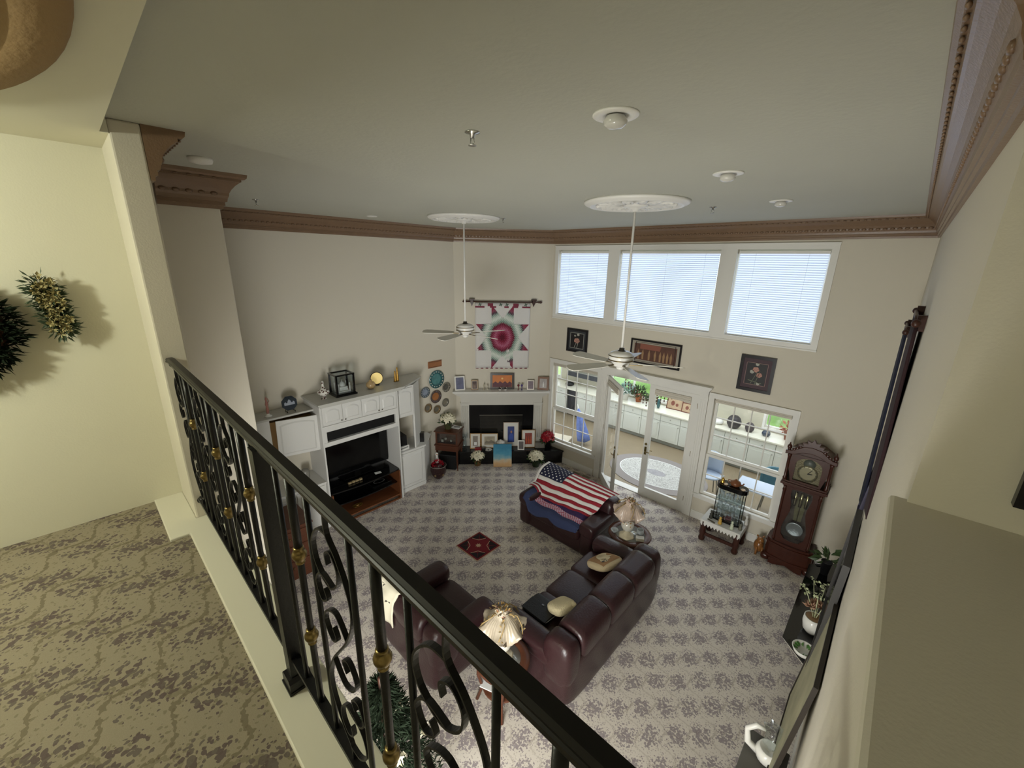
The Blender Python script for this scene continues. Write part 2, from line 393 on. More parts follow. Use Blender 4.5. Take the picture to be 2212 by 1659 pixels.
# upper window bank
wu = sE('window_1')
b = MB(); casing(b, -5.68, -.92, 3.545, 4.905, .085, YW - .025, YW + .0)
b.box(-4.455, -4.212, YW - .025, YW, 3.545, 4.905); b.box(-2.38, -2.13, YW - .025, YW, 3.545, 4.905)
b.box(-5.77, -.83, YW - .035, YW - .02, 3.452, 3.475); b.box(-5.77, -.83, YW - .035, YW - .02, 4.975, 4.995)
b.build('casing', white_t, wu)
blind_m = mat('blind_slat_backlit', 'd3e0f5', .6, emit=.62)  # daylight behind the slats is put in as glow
blind_d = mat('blind_slat_overlap_shade', 'c3d0e6', .6, emit=.42)  # shade of two slat layers painted in: darker colour, weaker glow
for k, (x0, x1, z0, z1) in enumerate(UW):
    f = MB()
    for (a, c, e, g) in ((x0, x0 + .03, z0, z1), (x1 - .03, x1, z0, z1), (x0 + .03, x1 - .03, z0, z0 + .03), (x0 + .03, x1 - .03, z1 - .03, z1)): f.box(a, c, YW + .08, YW + .13, e, g)
    fr = f.build('window_frame', white_t, wu)
    g = MB(); g.box(x0 + .03, x1 - .03, YW + .10, YW + .106, z0 + .03, z1 - .03); g.build('pane', glass, fr)
    t = T('window_blind', ['white slatted blind in the narrow left one of the three high windows', 'white slatted blind in the wide middle one of the high windows', 'white slatted blind in the right one of the three high windows'][k], 'blind', ((x0 + x1) / 2, YW + .045, z0), 0, 'blinds in the high windows')
    w = (x1 - x0) / 2 - .025; h = z1 - z0
    hb = MB(); hb.box(-w - .01, w + .01, -.02, .02, h - .065, h - .025); hb.build('headrail', white_t, t)
    n = 38; first = None
    for j in range(n):
        z = .03 + (h - .11) * j / (n - 1)
        if first is None:
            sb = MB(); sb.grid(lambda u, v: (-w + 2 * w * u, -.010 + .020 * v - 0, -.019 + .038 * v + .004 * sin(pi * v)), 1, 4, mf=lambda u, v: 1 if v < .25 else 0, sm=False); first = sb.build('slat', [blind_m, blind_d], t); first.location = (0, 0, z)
        else: pcopy(first, t, (0, 0, z))
    br = MB(); br.box(-w, w, -.012, .012, .0, .022); br.build('bottom_rail', white_t, t)
    for cx in ([-.6 * w, .6 * w] if k != 1 else [-.75 * w, 0, .75 * w]): cd = MB(); cd.tube([(cx, -.014, .01), (cx, -.014, h - .03)], .002, 4); cd.build('ladder_cord', white_t, t)
# lower sash windows
def sash(name, x0, x1, z0, z1, zm, ncol):
    w = sE(name)
    b = MB(); casing(b, x0, x1, z0, z1, .09, YW - .025, YW); b.box(x0 - .09, x1 + .09, YW - .04, YW - .02, z1 + .07, z1 + .095); b.box(x0 - .1, x1 + .1, YW - .06, YW, z0 - .012, z0 + .012); b.build('casing', white_t, w)
    for (za, zb, nr, yy) in ((z0, zm, 2, YW + .07), (zm, z1, 3, YW + .11)):
        f = MB(); s = .045
        f.box(x0, x0 + s, yy - .02, yy + .02, za, zb); f.box(x1 - s, x1, yy - .02, yy + .02, za, zb); f.box(x0 + s, x1 - s, yy - .02, yy + .02, za, za + s); f.box(x0 + s, x1 - s, yy - .02, yy + .02, zb - s, zb)
        fr = f.build('sash', white_t, w)
        W_ = x1 - x0 - 2 * s; H = zb - za - 2 * s
        for i in range(1, ncol):
            q = MB(); x = x0 + s + W_ * i / ncol; q.box(x - .008, x + .008, yy - .012, yy + .012, za + s, zb - s); q.build('muntin', white_t, fr)
        for j in range(1, nr):
            q = MB(); z = za + s + H * j / nr; q.box(x0 + s, x1 - s, yy - .011, yy + .011, z - .008, z + .008); q.build('muntin', white_t, fr)
        base = None
        for i in range(ncol):
            for j in range(nr):
                if base is None:
                    q = MB(); q.box(.008, W_ / ncol - .008, -.002, .002, .008, H / nr - .008); base = q.build('pane', glass, fr); base.location = (x0 + s, yy, za + s)
                else: pcopy(base, fr, (x0 + s + W_ * i / ncol, yy, za + s + H * j / nr))
    r = MB()
    for q in range(4): r.box(x0 + .01, x1 - .01, YW + .012 + .004 * (q % 2), YW + .045, z1 - .02 * (q + 1), z1 - .02 * q - .003)
    r.build('raised_blind', mat('raised_blind_cream', 'cfc8ba', .6), w)
    return w
sash('window_2', *W1[:2], W1[2], W1[3], 1.315, 4)
sash('window_3', *W3[:2], W3[2], W3[3], 1.335, 4)

# ---------------------------------------------------------------- french doors
b = MB()
for x0, x1 in ((-4.385, -4.25), (-2.36, -2.21)):
    b.box(x0, x1, YW - .03, YW, 0, 2.50)
    for q in range(3): b.box(x0 + .025 + q * .035, x0 + .04 + q * .035, YW - .038, YW - .03, .2, 2.35)
b.box(-4.385, -2.21, YW - .035, YW, 2.425, 2.53); b.box(-4.41, -2.19, YW - .055, YW, 2.53, 2.56); b.box(-4.43, -2.17, YW - .085, YW, 2.56, 2.585); b.box(-4.45, -2.15, YW - .11, YW, 2.585, 2.61)
b.box(-4.25, -4.235, YW, YW + .18, 0, 2.425); b.box(-2.375, -2.36, YW, YW + .18, 0, 2.425)
b.box(-4.25, -2.36, YW, YW + .18, 0.0, .018)
dc = struct('trim_door_surround', b, white_t)
def leaf(name, loc, rz, L, sgn):
    """door leaf, hinge at origin, extends sgn*x"""
    d = sE(name, loc, rz); X = lambda a: sgn * a
    def bx(b, a, c, y0, y1, z0, z1): b.box(min(X(a), X(c)), max(X(a), X(c)), y0, y1, z0, z1)
    b = MB(); bx(b, 0, .11, -.02, .02, .012, 2.41); bx(b, L - .11, L, -.02, .02, .012, 2.41); bx(b, .11, L - .11, -.02, .02, .012, .19); bx(b, .11, L - .11, -.02, .02, 2.31, 2.41)
    b.build('leaf_frame', white_t, d)
    b = MB()
    for (a, c, e, g) in ((.11, .122, .19, 2.31), (L - .122, L - .11, .19, 2.31), (.122, L - .122, .19, .202), (.122, L - .122, 2.298, 2.31)): bx(b, a, c, -.026, .026, e, g)
    b.build('glazing_bead', white_t, d)
    b = MB(); bx(b, .122, L - .122, -.003, .003, .202, 2.298); b.build('pane', glass, d)
    b = MB()
    for q in range(5): bx(b, .12, L - .12, -.05 - .004 * (q % 2), -.027, 2.34 - .022 * q - .02, 2.34 - .022 * q)
    b.build('raised_blind', mat('raised_blind_cream', 'cfc8ba', .6), d)
    b = MB()
    for z in (.25, 1.2, 2.15): bx(b, -.006, .006, -.026, .0, z, z + .1)
    b.build('hinge', mat('hinge_brass', '7d6a42', .4, metal=1), d)
    h = MB(); x = X(L - .055)
    for sy in (-1, 1):
        h.box(x - .022, x + .022, min(sy * .02, sy * .03), max(sy * .02, sy * .03), .93, 1.10)
        h.tube([(x, sy * .02, 1.0), (x, sy * .055, 1.0), (x - sgn * .05, sy * .065, 1.0), (x - sgn * .10, sy * .06, 1.005)], .009, 8)
        h.lathe([(.0, 0), (.026, .001), (.026, .012), (.012, .02), (0, .021)], 12, mx=Matrix.Translation((x, sy * .02, 1.16)) @ Matrix.Rotation(-sy * pi / 2, 4, 'X'))
    h.build('door_handle', brass, d)
    return d
leaf('door_1', (-4.232, YW + .02, 0), -43.5, .93, 1)
leaf('door_2', (-2.378, YW + .03, 0), 0, .93, -1)
#@@P2
# ---------------------------------------------------------------- landing railing
RY = .34
rail = T('balcony_railing', 'black wrought iron railing with brass knuckles along the landing edge', 'railing', (-1.473, RY, 3.0))
def rl(x, z, y=0): return (x + 1.473, y, z - 3.0)
b = MB(); hp = [(-.020, 0), (.020, 0), (.0205, .006), (.017, .010), (.0185, .017), (.013, .026), (-.013, .026), (-.0185, .017), (-.017, .010), (-.0205, .006)]
vs = []; xs = [-3.09, -3.03, -2.98, -2.9, .07]; dz = [-.012, -.004, .0, .0, .0]
for x, q in zip(xs, dz): vs += [rl(x, 4.055 + zz + q, yy) for yy, zz in hp]
k = len(hp); b.add(vs, [(i * k + j, i * k + (j + 1) % k, (i + 1) * k + (j + 1) % k, (i + 1) * k + j) for i in range(4) for j in range(k)] + [tuple(range(k))[::-1], tuple(4 * k + j for j in range(k))])
b.build('handrail', railm, rail)
b = MB(); b.box(*[v for p in zip(rl(-3.0, 0, -.012), rl(.07, 0, .012)) for v in p][:4], 1.035, 1.056); b.build('top_channel', iron, rail)
b = MB(); b.box(-3.05 + 1.473, .07 + 1.473, -.016, .016, .135, .153); b.build('bottom_rail', iron, rail)
def bar(x, r, z0=3.15, z1=4.04, name='baluster'):
    b = MB(); b.tube([(0, 0, 0), (0, 0, z1 - z0)], r, 8); o = b.build(name, iron, rail); o.location = rl(x, z0); return o
kn = MB(); kn.lathe([(.010, -.030), (.014, -.029), (.014, -.025), (.011, -.023), (.016, -.016), (.0215, -.005), (.0225, .004), (.019, .013), (.013, .020), (.0155, .023), (.0155, .028), (.010, .031)], 18)
first_ball = None; plain0 = None; sc0 = None
def spline(pts, n=5):
    out = []; P = [Vector((p[0], 0, p[1])) for p in pts]
    for i in range(len(P) - 1):
        p0 = P[max(i - 1, 0)]; p1 = P[i]; p2 = P[i + 1]; p3 = P[min(i + 2, len(P) - 1)]
        for j in range(n):
            t = j / n; out.append(.5 * ((2 * p1) + (-p0 + p2) * t + (2 * p0 - 5 * p1 + 4 * p2 - p3) * t * t + (-p0 + 3 * p1 - 3 * p2 + p3) * t ** 3))
    out.append(P[-1]); return out
curls = [[(0, .455), (0, .385), (.05, .335), (.10, .25), (.103, .17), (.06, .08), (0, 0)],
         [(0, .385), (-.055, .375), (-.106, .31), (-.092, .24), (-.02, .208), (.035, .245), (.046, .300), (.014, .335), (-.02, .315), (-.016, .282)],
         [(.0, .212), (-.07, .222), (-.11, .175), (-.085, .125), (-.045, .148), (-.058, .178)],
         [(.055, .075), (.0, .125), (-.06, .10), (-.085, .05), (-.05, .005), (-.012, .028), (-.03, .06)]]
for i in range(-1, 24):
    x = -.712 + .1245 * 3 - .1245 * i; ph = (i + 1) % 4
    if x > .03 or x < -3.0: continue
    if abs(x + 1.473) < .07: continue
    if ph == 0:
        if first_ball is None:
            first_ball = bar(x, .0105)
            u = MB(); u.tube([(0, 0, .60), (0, 0, .89)], .0125, 10); uo = u.build('upper_sleeve', iron, first_ball)
            for z in (.613, .293): o = kn.build('brass_knuckle', brass, first_ball); o.location = (0, 0, z)
        else:
            c = pcopy(first_ball, rail, rl(x, 3.15))
            for ch in first_ball.children: pcopy(ch, c)
    elif ph == 2:
        if sc0 is None:
            g = MB()
            for cv in curls:
                for sg in (1, -1): g.tube([Vector((sg * p.x, 0, sg * p.z)) for p in spline(cv)], (.004, .0095), 4, flat=(0, 1, 0))
            sc0 = g.build('scroll_baluster', iron, rail); sc0.location = rl(x, 3.585)
        else: pcopy(sc0, rail, rl(x, 3.585))
    else:
        if plain0 is None: plain0 = bar(x, .0082)
        else: pcopy(plain0, rail, rl(x, 3.15))
b = MB(); b.box(-.026, .026, -.026, .026, .0, 1.04); o = b.build('newel_post', iron, rail)
b = MB(); b.prism([(-.045, -.045), (.045, -.045), (.045, .045), (-.045, .045)], 0, .012); q = [(-.042, .012), (.042, .012), (.042, .05), (.03, .065), (-.03, .065), (-.042, .05)]; b.prism([(a, c) for a, c in q], -.04, .04, axis='y'); b.build('post_foot', iron, rail)
b = MB(); b.tube([rl(-3.085, 4.05, 0), rl(-3.05, 4.03, 0), rl(-3.02, 4.045, 0)], .012, 8); b.build('wall_bracket', iron, rail)
b = MB(); b.tube([rl(-3.085, 3.12), rl(-3.05, 3.15), rl(-3.01, 3.145)], .012, 8); b.lathe([(0, 0), (.02, 0), (.02, .01), (0, .012)], 12, mx=Matrix.Translation(rl(-3.085, 3.12)) @ Matrix.Rotation(pi / 2, 4, 'Y')); b.build('wall_bracket', iron, rail)

# ---------------------------------------------------------------- ceiling things
def fan(label, x, y, a0):
    t = T('ceiling_fan', label, 'fan', (x, y, 3.49), 0, 'ceiling fans on long rods')
    b = MB(); b.tube([(0, 0, .17), (0, 0, ZC - 3.49 - .055)], .0135, 10); b.build('downrod', white_t, t)
    b = MB(); b.lathe([(.0, .19), (.03, .19), (.034, .165), (.05, .155)], 20); b.build('rod_collar', mat('collar_dark', '4b463f', .4, metal=.6), t)
    b = MB(); b.lathe([(.04, .155), (.085, .152), (.125, .135), (.145, .11), (.15, .08), (.145, .045), (.12, .03), (.10, -.02), (.085, -.03), (0, -.03)], 28); b.build('motor_housing', wht, t)
    b = MB(); b.lathe([(.146, .105), (.154, .105), (.154, .098), (.146, .098)], 28); b.lathe([(.146, .055), (.153, .055), (.153, .045), (.146, .045)], 28); b.build('brass_band', brass, t)
    b = MB(); b.lathe([(.0, -.03), (.045, -.032), (.05, -.06), (.03, -.075), (0, -.078)], 18); b.build('switch_cap', white_t, t)
    bl = None
    for k in range(5):
        a = radians(a0 + 72 * k)
        if bl is None:
            b = MB(); w = .078
            pl = [(.20, -.045), (.30, -.06), (.62, -w), (.70, -w + .005), (.735, -.035), (.735, .035), (.70, w - .005), (.62, w), (.30, .06), (.20, .045)]
            mx = Matrix.Rotation(radians(-13), 4, 'X'); b.prism(pl, -.004, .004, mx=mx); bl = b.build('blade', mat('fan_blade_white', 'd9d6cc', .35), t)
            bl.rotation_euler = (0, 0, a)
            h = MB(); h.box(.10, .26, -.018, .018, -.012, -.005); h.build('blade_iron', brass, bl)
        else:
            c = pcopy(bl, t, rot=(0, 0, a))
            for ch in bl.children: pcopy(ch, c)
    return t
fan('white ceiling fan with five blades in front of the door head and landscape picture', -2.38, 4.46, -42)
fan('white ceiling fan hanging in front of the star quilt', -5.275, 4.46, 0)
def rosette(label, x, y, R):
    t = T('ceiling_medallion', label, 'medallion', (x, y, ZC), 0, 'plaster ceiling medallions')
    b = MB(); b.lathe([(R, 0), (R, -.02), (R - .02, -.035), (R - .05, -.04), (R - .06, -.052), (R - .09, -.052), (R - .10, -.03), (R - .14, -.022), (.0, -.02)], 48); b.build('medallion_disc', white_t, t)
    q = MB(); n = 14
    for i in range(n):
        a = 2 * pi * i / n
        for (r0, r1, w) in ((.16, R - .14, .05),):
            for sgn in (-1, 1):
                pts = [(r0 * cos(a), r0 * sin(a), -.028)] + [((r0 + (r1 - r0) * t_) * cos(a + sgn * .16 * sin(pi * t_)), (r0 + (r1 - r0) * t_) * sin(a + sgn * .16 * sin(pi * t_)), -.036) for t_ in (.3, .6, .85, 1)]
                q.tube(pts, .017, 5)
            for rr_ in (r1 * .72, r1 * .95): q.ball((rr_ * cos(a), rr_ * sin(a), -.036), (.036, .036, .022), 7, 5)
    o = q.build('acanthus_relief', white_t, t); o['kind'] = 'stuff'
    b = MB(); b.lathe([(.14, -.02), (.13, -.05), (.09, -.06), (.04, -.075), (.03, -.10), (.0, -.10)], 24); b.build('boss', white_t, t)
    return t
rosette('round white plaster medallion above the nearer fan rod', -2.38, 4.46, .56)
rosette('round white plaster medallion above the fan rod by the quilt', -5.275, 4.46, .56)
lab = ['recessed downlight with protruding bulb, nearest of the three in a row', 'recessed downlight with protruding bulb, middle of the three in a row', 'recessed downlight with protruding bulb, of the three the one by the window wall']
for k, (x, y) in enumerate(((-1.14, 1.87), (-1.15, 3.49), (-1.16, 5.21))):
    t = T('downlight', lab[k], 'light', (x, y, ZC), 0, 'recessed ceiling downlights')
    b = MB(); b.lathe([(.105, 0), (.105, -.006), (.10, -.010), (.068, -.012), (.058, -.004)], 28); b.build('trim_ring', white_t, t)
    b = MB(); b.lathe([(.02, -.001), (.045, -.01), (.055, -.03), (.050, -.045), (.03, -.057), (0, -.06)], 20); b.build('bulb', mat('bulb_frosted', 'cfcdc6', .12, coat=.5), t)
for x, y, l in ((-6.45, 3.56, 'small white downlight ring near the left wall crown'), (-5.55, 4.9, 'small white downlight ring behind the far medallion')):
    t = T('downlight', l, 'light', (x, y, ZC), 0, 'recessed ceiling downlights')
    b = MB(); b.lathe([(.08, 0), (.08, -.01), (.05, -.014), (0, -.014)], 20); b.build('trim_ring', white_t, t)
for x, y, l in ((-1.85, 1.63, 'chrome sprinkler head on the ceiling left of the nearest downlight'), (-1.865, 5.33, 'small sprinkler head on the ceiling right of the nearer medallion'), (-5.88, 1.76, 'small sprinkler head on the ceiling over the left pilaster crown'), (-4.9, 4.95, 'tiny sprinkler head behind the medallion near the quilt')):
    t = T('sprinkler', l, 'sprinkler', (x, y, ZC), 0, 'ceiling sprinkler heads')
    b = MB(); b.lathe([(.04, 0), (.04, -.005), (.015, -.012), (.012, -.03), (0, -.03)], 16); b.build('escutcheon', mat('chrome', 'c9c9c6', .2, metal=1), t)
    b = MB(); b.tube([(-.012, 0, -.03), (-.014, 0, -.05), (0, 0, -.062)], .003, 5); b.tube([(.012, 0, -.03), (.014, 0, -.05), (0, 0, -.062)], .003, 5); b.lathe([(0, -.062), (.022, -.063), (.022, -.066), (0, -.066)], 12); b.build('deflector', M['chrome'], t)
t = T('smoke_detector', 'round white smoke detector on the ceiling beside the pilaster crown', 'detector', (-3.79, .82, ZC))
b = MB(); b.lathe([(.075, 0), (.075, -.012), (.068, -.03), (.03, -.038), (0, -.038)], 24); b.build('detector_body', white_t, t)
b = MB(); b.lathe([(.071, -.013), (.073, -.016), (.071, -.019)], 24); b.build('vent_ring', blackm, t)
# hall medallion
t = T('ceiling_medallion', 'large tan oval medallion on the hall ceiling at the upper left corner', 'medallion', (-1.65, -.555, ZC - .07))
tan = mat('tan_medallion', '9a7c52', .85, bump=.3, bscale=50)
b = MB(); R = .70; sc = lambda r, z, a, k: (r * (1 + .10 * (abs(cos(a)) ** 6) * 0 + .06 * abs(cos(a))), z)
b.lathe([(R, 0), (R, -.02), (R - .015, -.035), (R - .13, -.04), (R - .14, -.025), (R - .16, -.025), (R - .18, -.05), (R - .22, -.045), (R - .30, -.04), (R - .34, -.05), (R - .38, -.035), (0, -.03)], 64); b.build('medallion_disc', tan, t).scale = (1.93, 1, 1)
q = MB()
for i in range(96):
    a = 2 * pi * i / 96; rr_ = R - .26; q.ball((rr_ * cos(a), rr_ * sin(a), -.045), (.030, .012, .012), 6, 4, mx=None)
o = q.build('leaf_relief', tan, t); o.scale = (1.93, 1, 1); o['kind'] = 'stuff'
def wreath(name, label, cat, loc, pts, R, n, gm, fl):
    t = T(name, label, cat, loc)
    b = MB()
    for i in range(n):
        u = random.random(); s = u * (len(pts) - 1); k = min(int(s), len(pts) - 2); p = Vector(pts[k]).lerp(Vector(pts[k + 1]), s - k)
        d = Vector((abs(random.gauss(.5, .5)), random.gauss(0, 1), random.gauss(0, 1))).normalized()
        p = p + Vector((abs(d.x) * R * .3, d.y * R * random.random(), d.z * R * random.random())); b.leaf(p, d, R * .75, R * .16)
    o = b.build('needles', gm, t); o['kind'] = 'stuff'
    b = MB()
    for i in range(fl):
        s = random.random() * (len(pts) - 1); k = min(int(s), len(pts) - 2); p = Vector(pts[k]).lerp(Vector(pts[k + 1]), s - k) + Vector((R * .55, random.uniform(-R, R) * .7, random.uniform(-R, R) * .7))
        for q in range(5):
            a = 2 * pi * q / 5 + random.random(); b.leaf(p, (.5, cos(a), sin(a)), .026, .016, fold=.1)
    if fl: o = b.build('blossoms', mat('straw_blossom', 'a89c6c', .6), t); o['kind'] = 'stuff'
    b = MB(); b.tube([Vector(p) + Vector((-.01, 0, 0)) for p in pts], R * .45, 8); b.build('twig_base', mat('twig_brown', '4a3022', .8, bump=.6, bscale=60), t)
    return t
wreath('wall_basket', 'wall basket of green sprigs and straw blossoms right of the dark wreath', 'basket', (-3.53, -.09, 4.34), [(.03, .0, .15), (.03, .01, .06), (.03, .03, -.04), (.03, .035, -.12)], .062, 900, mat('sprig_green', '47573f', .6, var=.3), 60)
wreath('wreath', 'dark green wreath with a gold ornament at the left picture edge', 'wreath', (-3.53, -.46, 4.25), [(.03, .17 * cos(a_ * pi / 8), .17 * sin(a_ * pi / 8)) for a_ in range(17)], .09, 2200, dkgreen, 6)

# ---------------------------------------------------------------- entertainment centre on the left wall
def panel_door(parent, name, x0, x1, z0, z1, yf, arch=.0, th=.02, knob=None, mt=None):
    """door with raised panel; front plane at y=-yf going to -yf-th"""
    mt = mt or cabw; b = MB(); b.box(x0, x1, -yf - th, -yf, z0, z1); d = b.build(name, mt, parent, bevel=.003)
    iw = (x1 - x0) - .10; cx = (x0 + x1) / 2; zb = z0 + .045; zt = z1 - .045
    def outline(w, zb, zt):
        pl = [(cx - w / 2, zb), (cx + w / 2, zb), (cx + w / 2, zt - arch)]
        if arch:
            for i in range(1, 10):
                t_ = i / 10; pl.append((cx + w / 2 - w * t_, zt - arch + arch * sin(pi * t_) ** .7))
        pl.append((cx - w / 2, zt - arch)); return pl
    b = MB(); o_ = outline(iw, zb, zt); i_ = outline(iw - .044, zb + .022, zt - .022); n = len(o_)
    vs = [(p[0], -yf - th, p[1]) for p in o_] + [(p[0], -yf - th - .015, p[1]) for p in i_]
    b.add(vs, [(i, (i + 1) % n, n + (i + 1) % n, n + i) for i in range(n)] + [tuple(range(n, 2 * n))]); b.build('raised_panel', mt, d)
    if knob:
        b = MB(); b.lathe([(.004, 0), (.004, .012), (.011, .016), (.011, .022), (0, .026)], 12, mx=Matrix.Translation((knob[0], -yf - th, knob[1])) @ Matrix.Rotation(pi / 2, 4, 'X')); b.build('knob', mat('pewter', '6d675c', .35, metal=.8), d)
    return d
ec = T('entertainment_center', 'white built-in media cabinet with arched doors along the left wall', 'cabinet', (XL + .005, 0, 0), 90)
def part(name, mt, boxes, parent=ec, bevel=0):
    b = MB()
    for q in boxes: b.box(q[0], q[1], -q[3], -q[2], q[4], q[5])
    return b.build(name, mt, parent, bevel=bevel)
part('side_panel', cabw, [(2.47, 2.495, 0, .66, 0, 2.29)]); part('side_panel', cabw, [(3.90, 3.925, 0, .66, 0, 2.29)])
part('back_panel', cabw, [(2.495, 3.90, 0, .015, 0, 1.60)])
part('upper_carcass', cabw, [(2.495, 3.90, 0, .64, 1.94, 2.29), (2.495, 3.90, .62, .66, 1.835, 1.94), (2.495, 3.90, .60, .67, 1.575, 1.65), (2.495, 2.55, .62, .66, 1.65, 1.835), (3.85, 3.90, .62, .66, 1.65, 1.835), (2.495, 3.90, .0, .60, 1.575, 1.60)])
part('slot_recess', blackm, [(2.55, 3.85, .55, .60, 1.65, 1.835)])
for k in range(4):
    x0 = 2.51 + .3475 * k; panel_door(ec, 'door', x0, x0 + .338, 1.955, 2.275, .64, .05, knob=((x0 + .31 if k % 2 == 0 else x0 + .03), 1.99))
b = MB(); top = [(2.44, 0), (2.44, -.72), (4.05, -.72), (4.68, -.34), (4.72, 0)]
def shrink(pl, s): return [(p[0] + (s if p[0] < 3 else -s), min(0, p[1] + s)) for p in pl]
b.prism(top[::-1], 2.325, 2.35); b.prism(shrink(top, .02)[::-1], 2.30, 2.325); b.prism(shrink(top, .045)[::-1], 2.275, 2.30); b.build('cornice', mat('cornice_grey_white', 'c3c2bb', .4), ec)
b = MB(); b.prism([(3.925, 0), (3.925, -.53), (4.36, -.53), (4.64, -.30), (4.66, 0)][::-1], 1.66, 2.28); b.build('tower_upper', cabw, ec)
b = MB(); b.prism([(4.34, -.51), (4.36, -.53), (4.64, -.30), (4.66, 0), (4.64, 0), (4.61, -.29)][::-1], .92, 1.66); b.build('tower_side', cabw, ec)
panel_door(ec, 'door', 3.95, 4.33, 1.69, 2.245, .53, .05)
b = MB(); b.prism([(3.925, 0), (3.925, -.51), (4.57, -.51), (4.95, -.15), (4.95, 0)][::-1], .0, .89); b.build('base_cabinet', cabw, ec)
b = MB(); b.prism([(3.925, 0), (3.925, -.54), (4.59, -.54), (4.99, -.16), (4.99, 0)][::-1], .89, .92); b.build('base_top', cabw, ec)
panel_door(ec, 'door', 3.97, 4.54, .10, .86, .51)
part('kickboard', cabw, [(3.93, 4.57, .51, .525, 0, .08)])
# left, lower section
part('left_upper_carcass', cabw, [(1.50, 2.465, 0, .36, 2.16, 2.18), (1.50, 1.52, 0, .36, 1.55, 2.16), (1.50, 2.465, 0, .36, 1.55, 1.57), (1.52, 2.465, 0, .02, 1.57, 2.16), (1.50, 1.80, .36, .38, 1.55, 2.18)])
part('left_interior', mat('cabinet_interior_wood', '8a6a3c', .6), [(1.53, 2.46, .02, .30, 1.58, 2.10)])
part('left_top', M['cornice_grey_white'], [(1.48, 2.468, 0, .42, 2.18, 2.21)])
ld = panel_door(ec, 'door', 0, .62, 1.52, 2.15, 0, .04); ld.location = (1.82, -.40, 0); ld.rotation_euler = (0, radians(1.5), radians(-9))
part('left_base', cabw, [(1.50, 2.465, 0, .58, 0, .89), (1.48, 2.468, 0, .61, .89, .92)])
panel_door(ec, 'door', 1.98, 2.44, .10, .86, .58); panel_door(ec, 'door', 1.52, 1.96, .10, .86, .58)
# tv and its stand
t = T('television', 'black flat television in the media cabinet niche', 'television', (XL + .24, 3.20, .66), 90)
b = MB(); b.box(-.66, .66, -.03, .03, .08, .90); b.build('bezel', blackm, t, bevel=.006)
b = MB(); b.box(-.645, .645, -.033, -.030, .10, .885); b.build('screen', mat('screen_black', '050607', .12), t)
b = MB(); b.box(-.06, .06, -.02, .02, .02, .1); b.prism([(-.3, -.12), (.3, -.12), (.34, .1), (-.34, .1)], 0, .02); b.build('tv_foot', black_m, t)
t = T('tv_stand', 'brown wood television stand with black bowed top and open bays', 'stand', (XL + .02, 3.20, 0), 90)
tvm = mat('stand_wood_orange', '6c4127', .35, wood=(3, 14, 14), vscale=3)
b = MB(); b.box(-.68, -.655, -.64, 0, 0, .62); b.build('side_panel', tvm, t); b = MB(); b.box(.655, .68, -.64, 0, 0, .62); b.build('side_panel', tvm, t)
b = MB(); b.box(-.655, .655, -.64, 0, .09, .115); b.build('shelf', tvm, t); b = MB(); b.box(-.655, .655, -.645, -.62, .0, .03); b.build('plinth_rail', tvm, t)
b = MB(); b.box(-.655, .655, -.03, 0, .12, .62); b.build('back_panel', blackm, t)
b = MB(); pl = [(-.68, 0), (-.68, -.60)] + [(-.68 + 1.36 * i / 10, -.60 - .06 * sin(pi * i / 10)) for i in range(1, 10)] + [(.68, -.60), (.68, 0)]; b.prism(pl, .62, .645); b.build('stand_top', black_m, t)
b = MB(); pl2 = [(p[0] * .955, p[1] * .93) for p in pl]; b.prism(pl2, .34, .36); b.build('middle_shelf', black_m, t)
def obox(name, label, cat, loc, rz, boxes, mt, group=None, bevel=.003):
    b = MB()
    for q in boxes: b.box(*q)
    o = b.build(name, mt, bevel=bevel); o.location = loc; o.rotation_euler = (0, 0, radians(rz)); return tag(o, label, cat, group)
obox('speaker', 'black cube speaker in the open bay right of the television', 'speaker', (XL + .30, 4.08, .92), 84, [(-.13, .13, -.15, .15, 0, .30)], blackm)
obox('speaker', 'small black speaker turned on edge at the cabinet end', 'speaker', (XL + .33, 4.62, .92), 50, [(-.07, .07, -.06, .06, 0, .20)], black_m)
t = T('router_box', 'white box with a slatted face on the counter before the cube speaker', 'box', (-6.87, 4.10, .92), 95)
b = MB(); b.box(-.13, .13, -.06, .06, 0, .09); b.build('body', wht, t, bevel=.008); b = MB(); b.box(-.10, .10, -.062, -.06, .04, .07); b.build('front_panel', mat('grey_panel', '8f8f8c', .4), t)
t = T('plate', 'oval brass dish with a scene leaning in the stand bay', 'plate', (-6.78, 3.02, .145), 90)
b = MB(); b.lathe([(0, 0), (.06, .002), (.095, .014), (.10, .02), (.094, .018), (.06, .008), (0, .006)], 24); o = b.build('dish', gold, t); o.scale = (1, .6, 1)
b = MB(); b.ball((0, 0, .016), (.03, .02, .008)); b.build('relief', mat('ochre_relief', 'b98d57', .5), t)
t = T('disc_player', 'black disc player with silver dotted ring in the stand bay', 'player', (-6.9, 3.55, .36), 90)
b = MB(); b.box(-.2, .2, -.14, .14, .0, .05); b.build('body', black_m, t, bevel=.004)
b = MB()
for i in range(26): a = 2 * pi * i / 26; b.ball((.11 * cos(a), .06 * sin(a), .052), .005, 5, 4)
o = b.build('dotted_ring', mat('silver_dots', 'b5b5b0', .3, metal=.8), t); o['kind'] = 'stuff'
obox('note_card', 'small white card lying on the television stand top', 'card', (-6.82, 3.50, .646), 80, [(-.06, .06, -.04, .04, 0, .003)], paper, bevel=0)
t = T('model_train', 'small tan and grey figurine row on the television stand top', 'ornament', (-6.79, 3.05, .646), 90)
b = MB()
for i in range(4): b.box(-.16 + .07 * i, -.105 + .07 * i, -.018, .018, .006, .035 + .006 * (i % 2))
b.build('cars', mat('tan_toy', '9c8a66', .5), t); b = MB()
for i in range(8): b.ball((-.15 + .037 * i, -.02, .006), .006, 6, 4)
b.build('wheels', blackm, t)

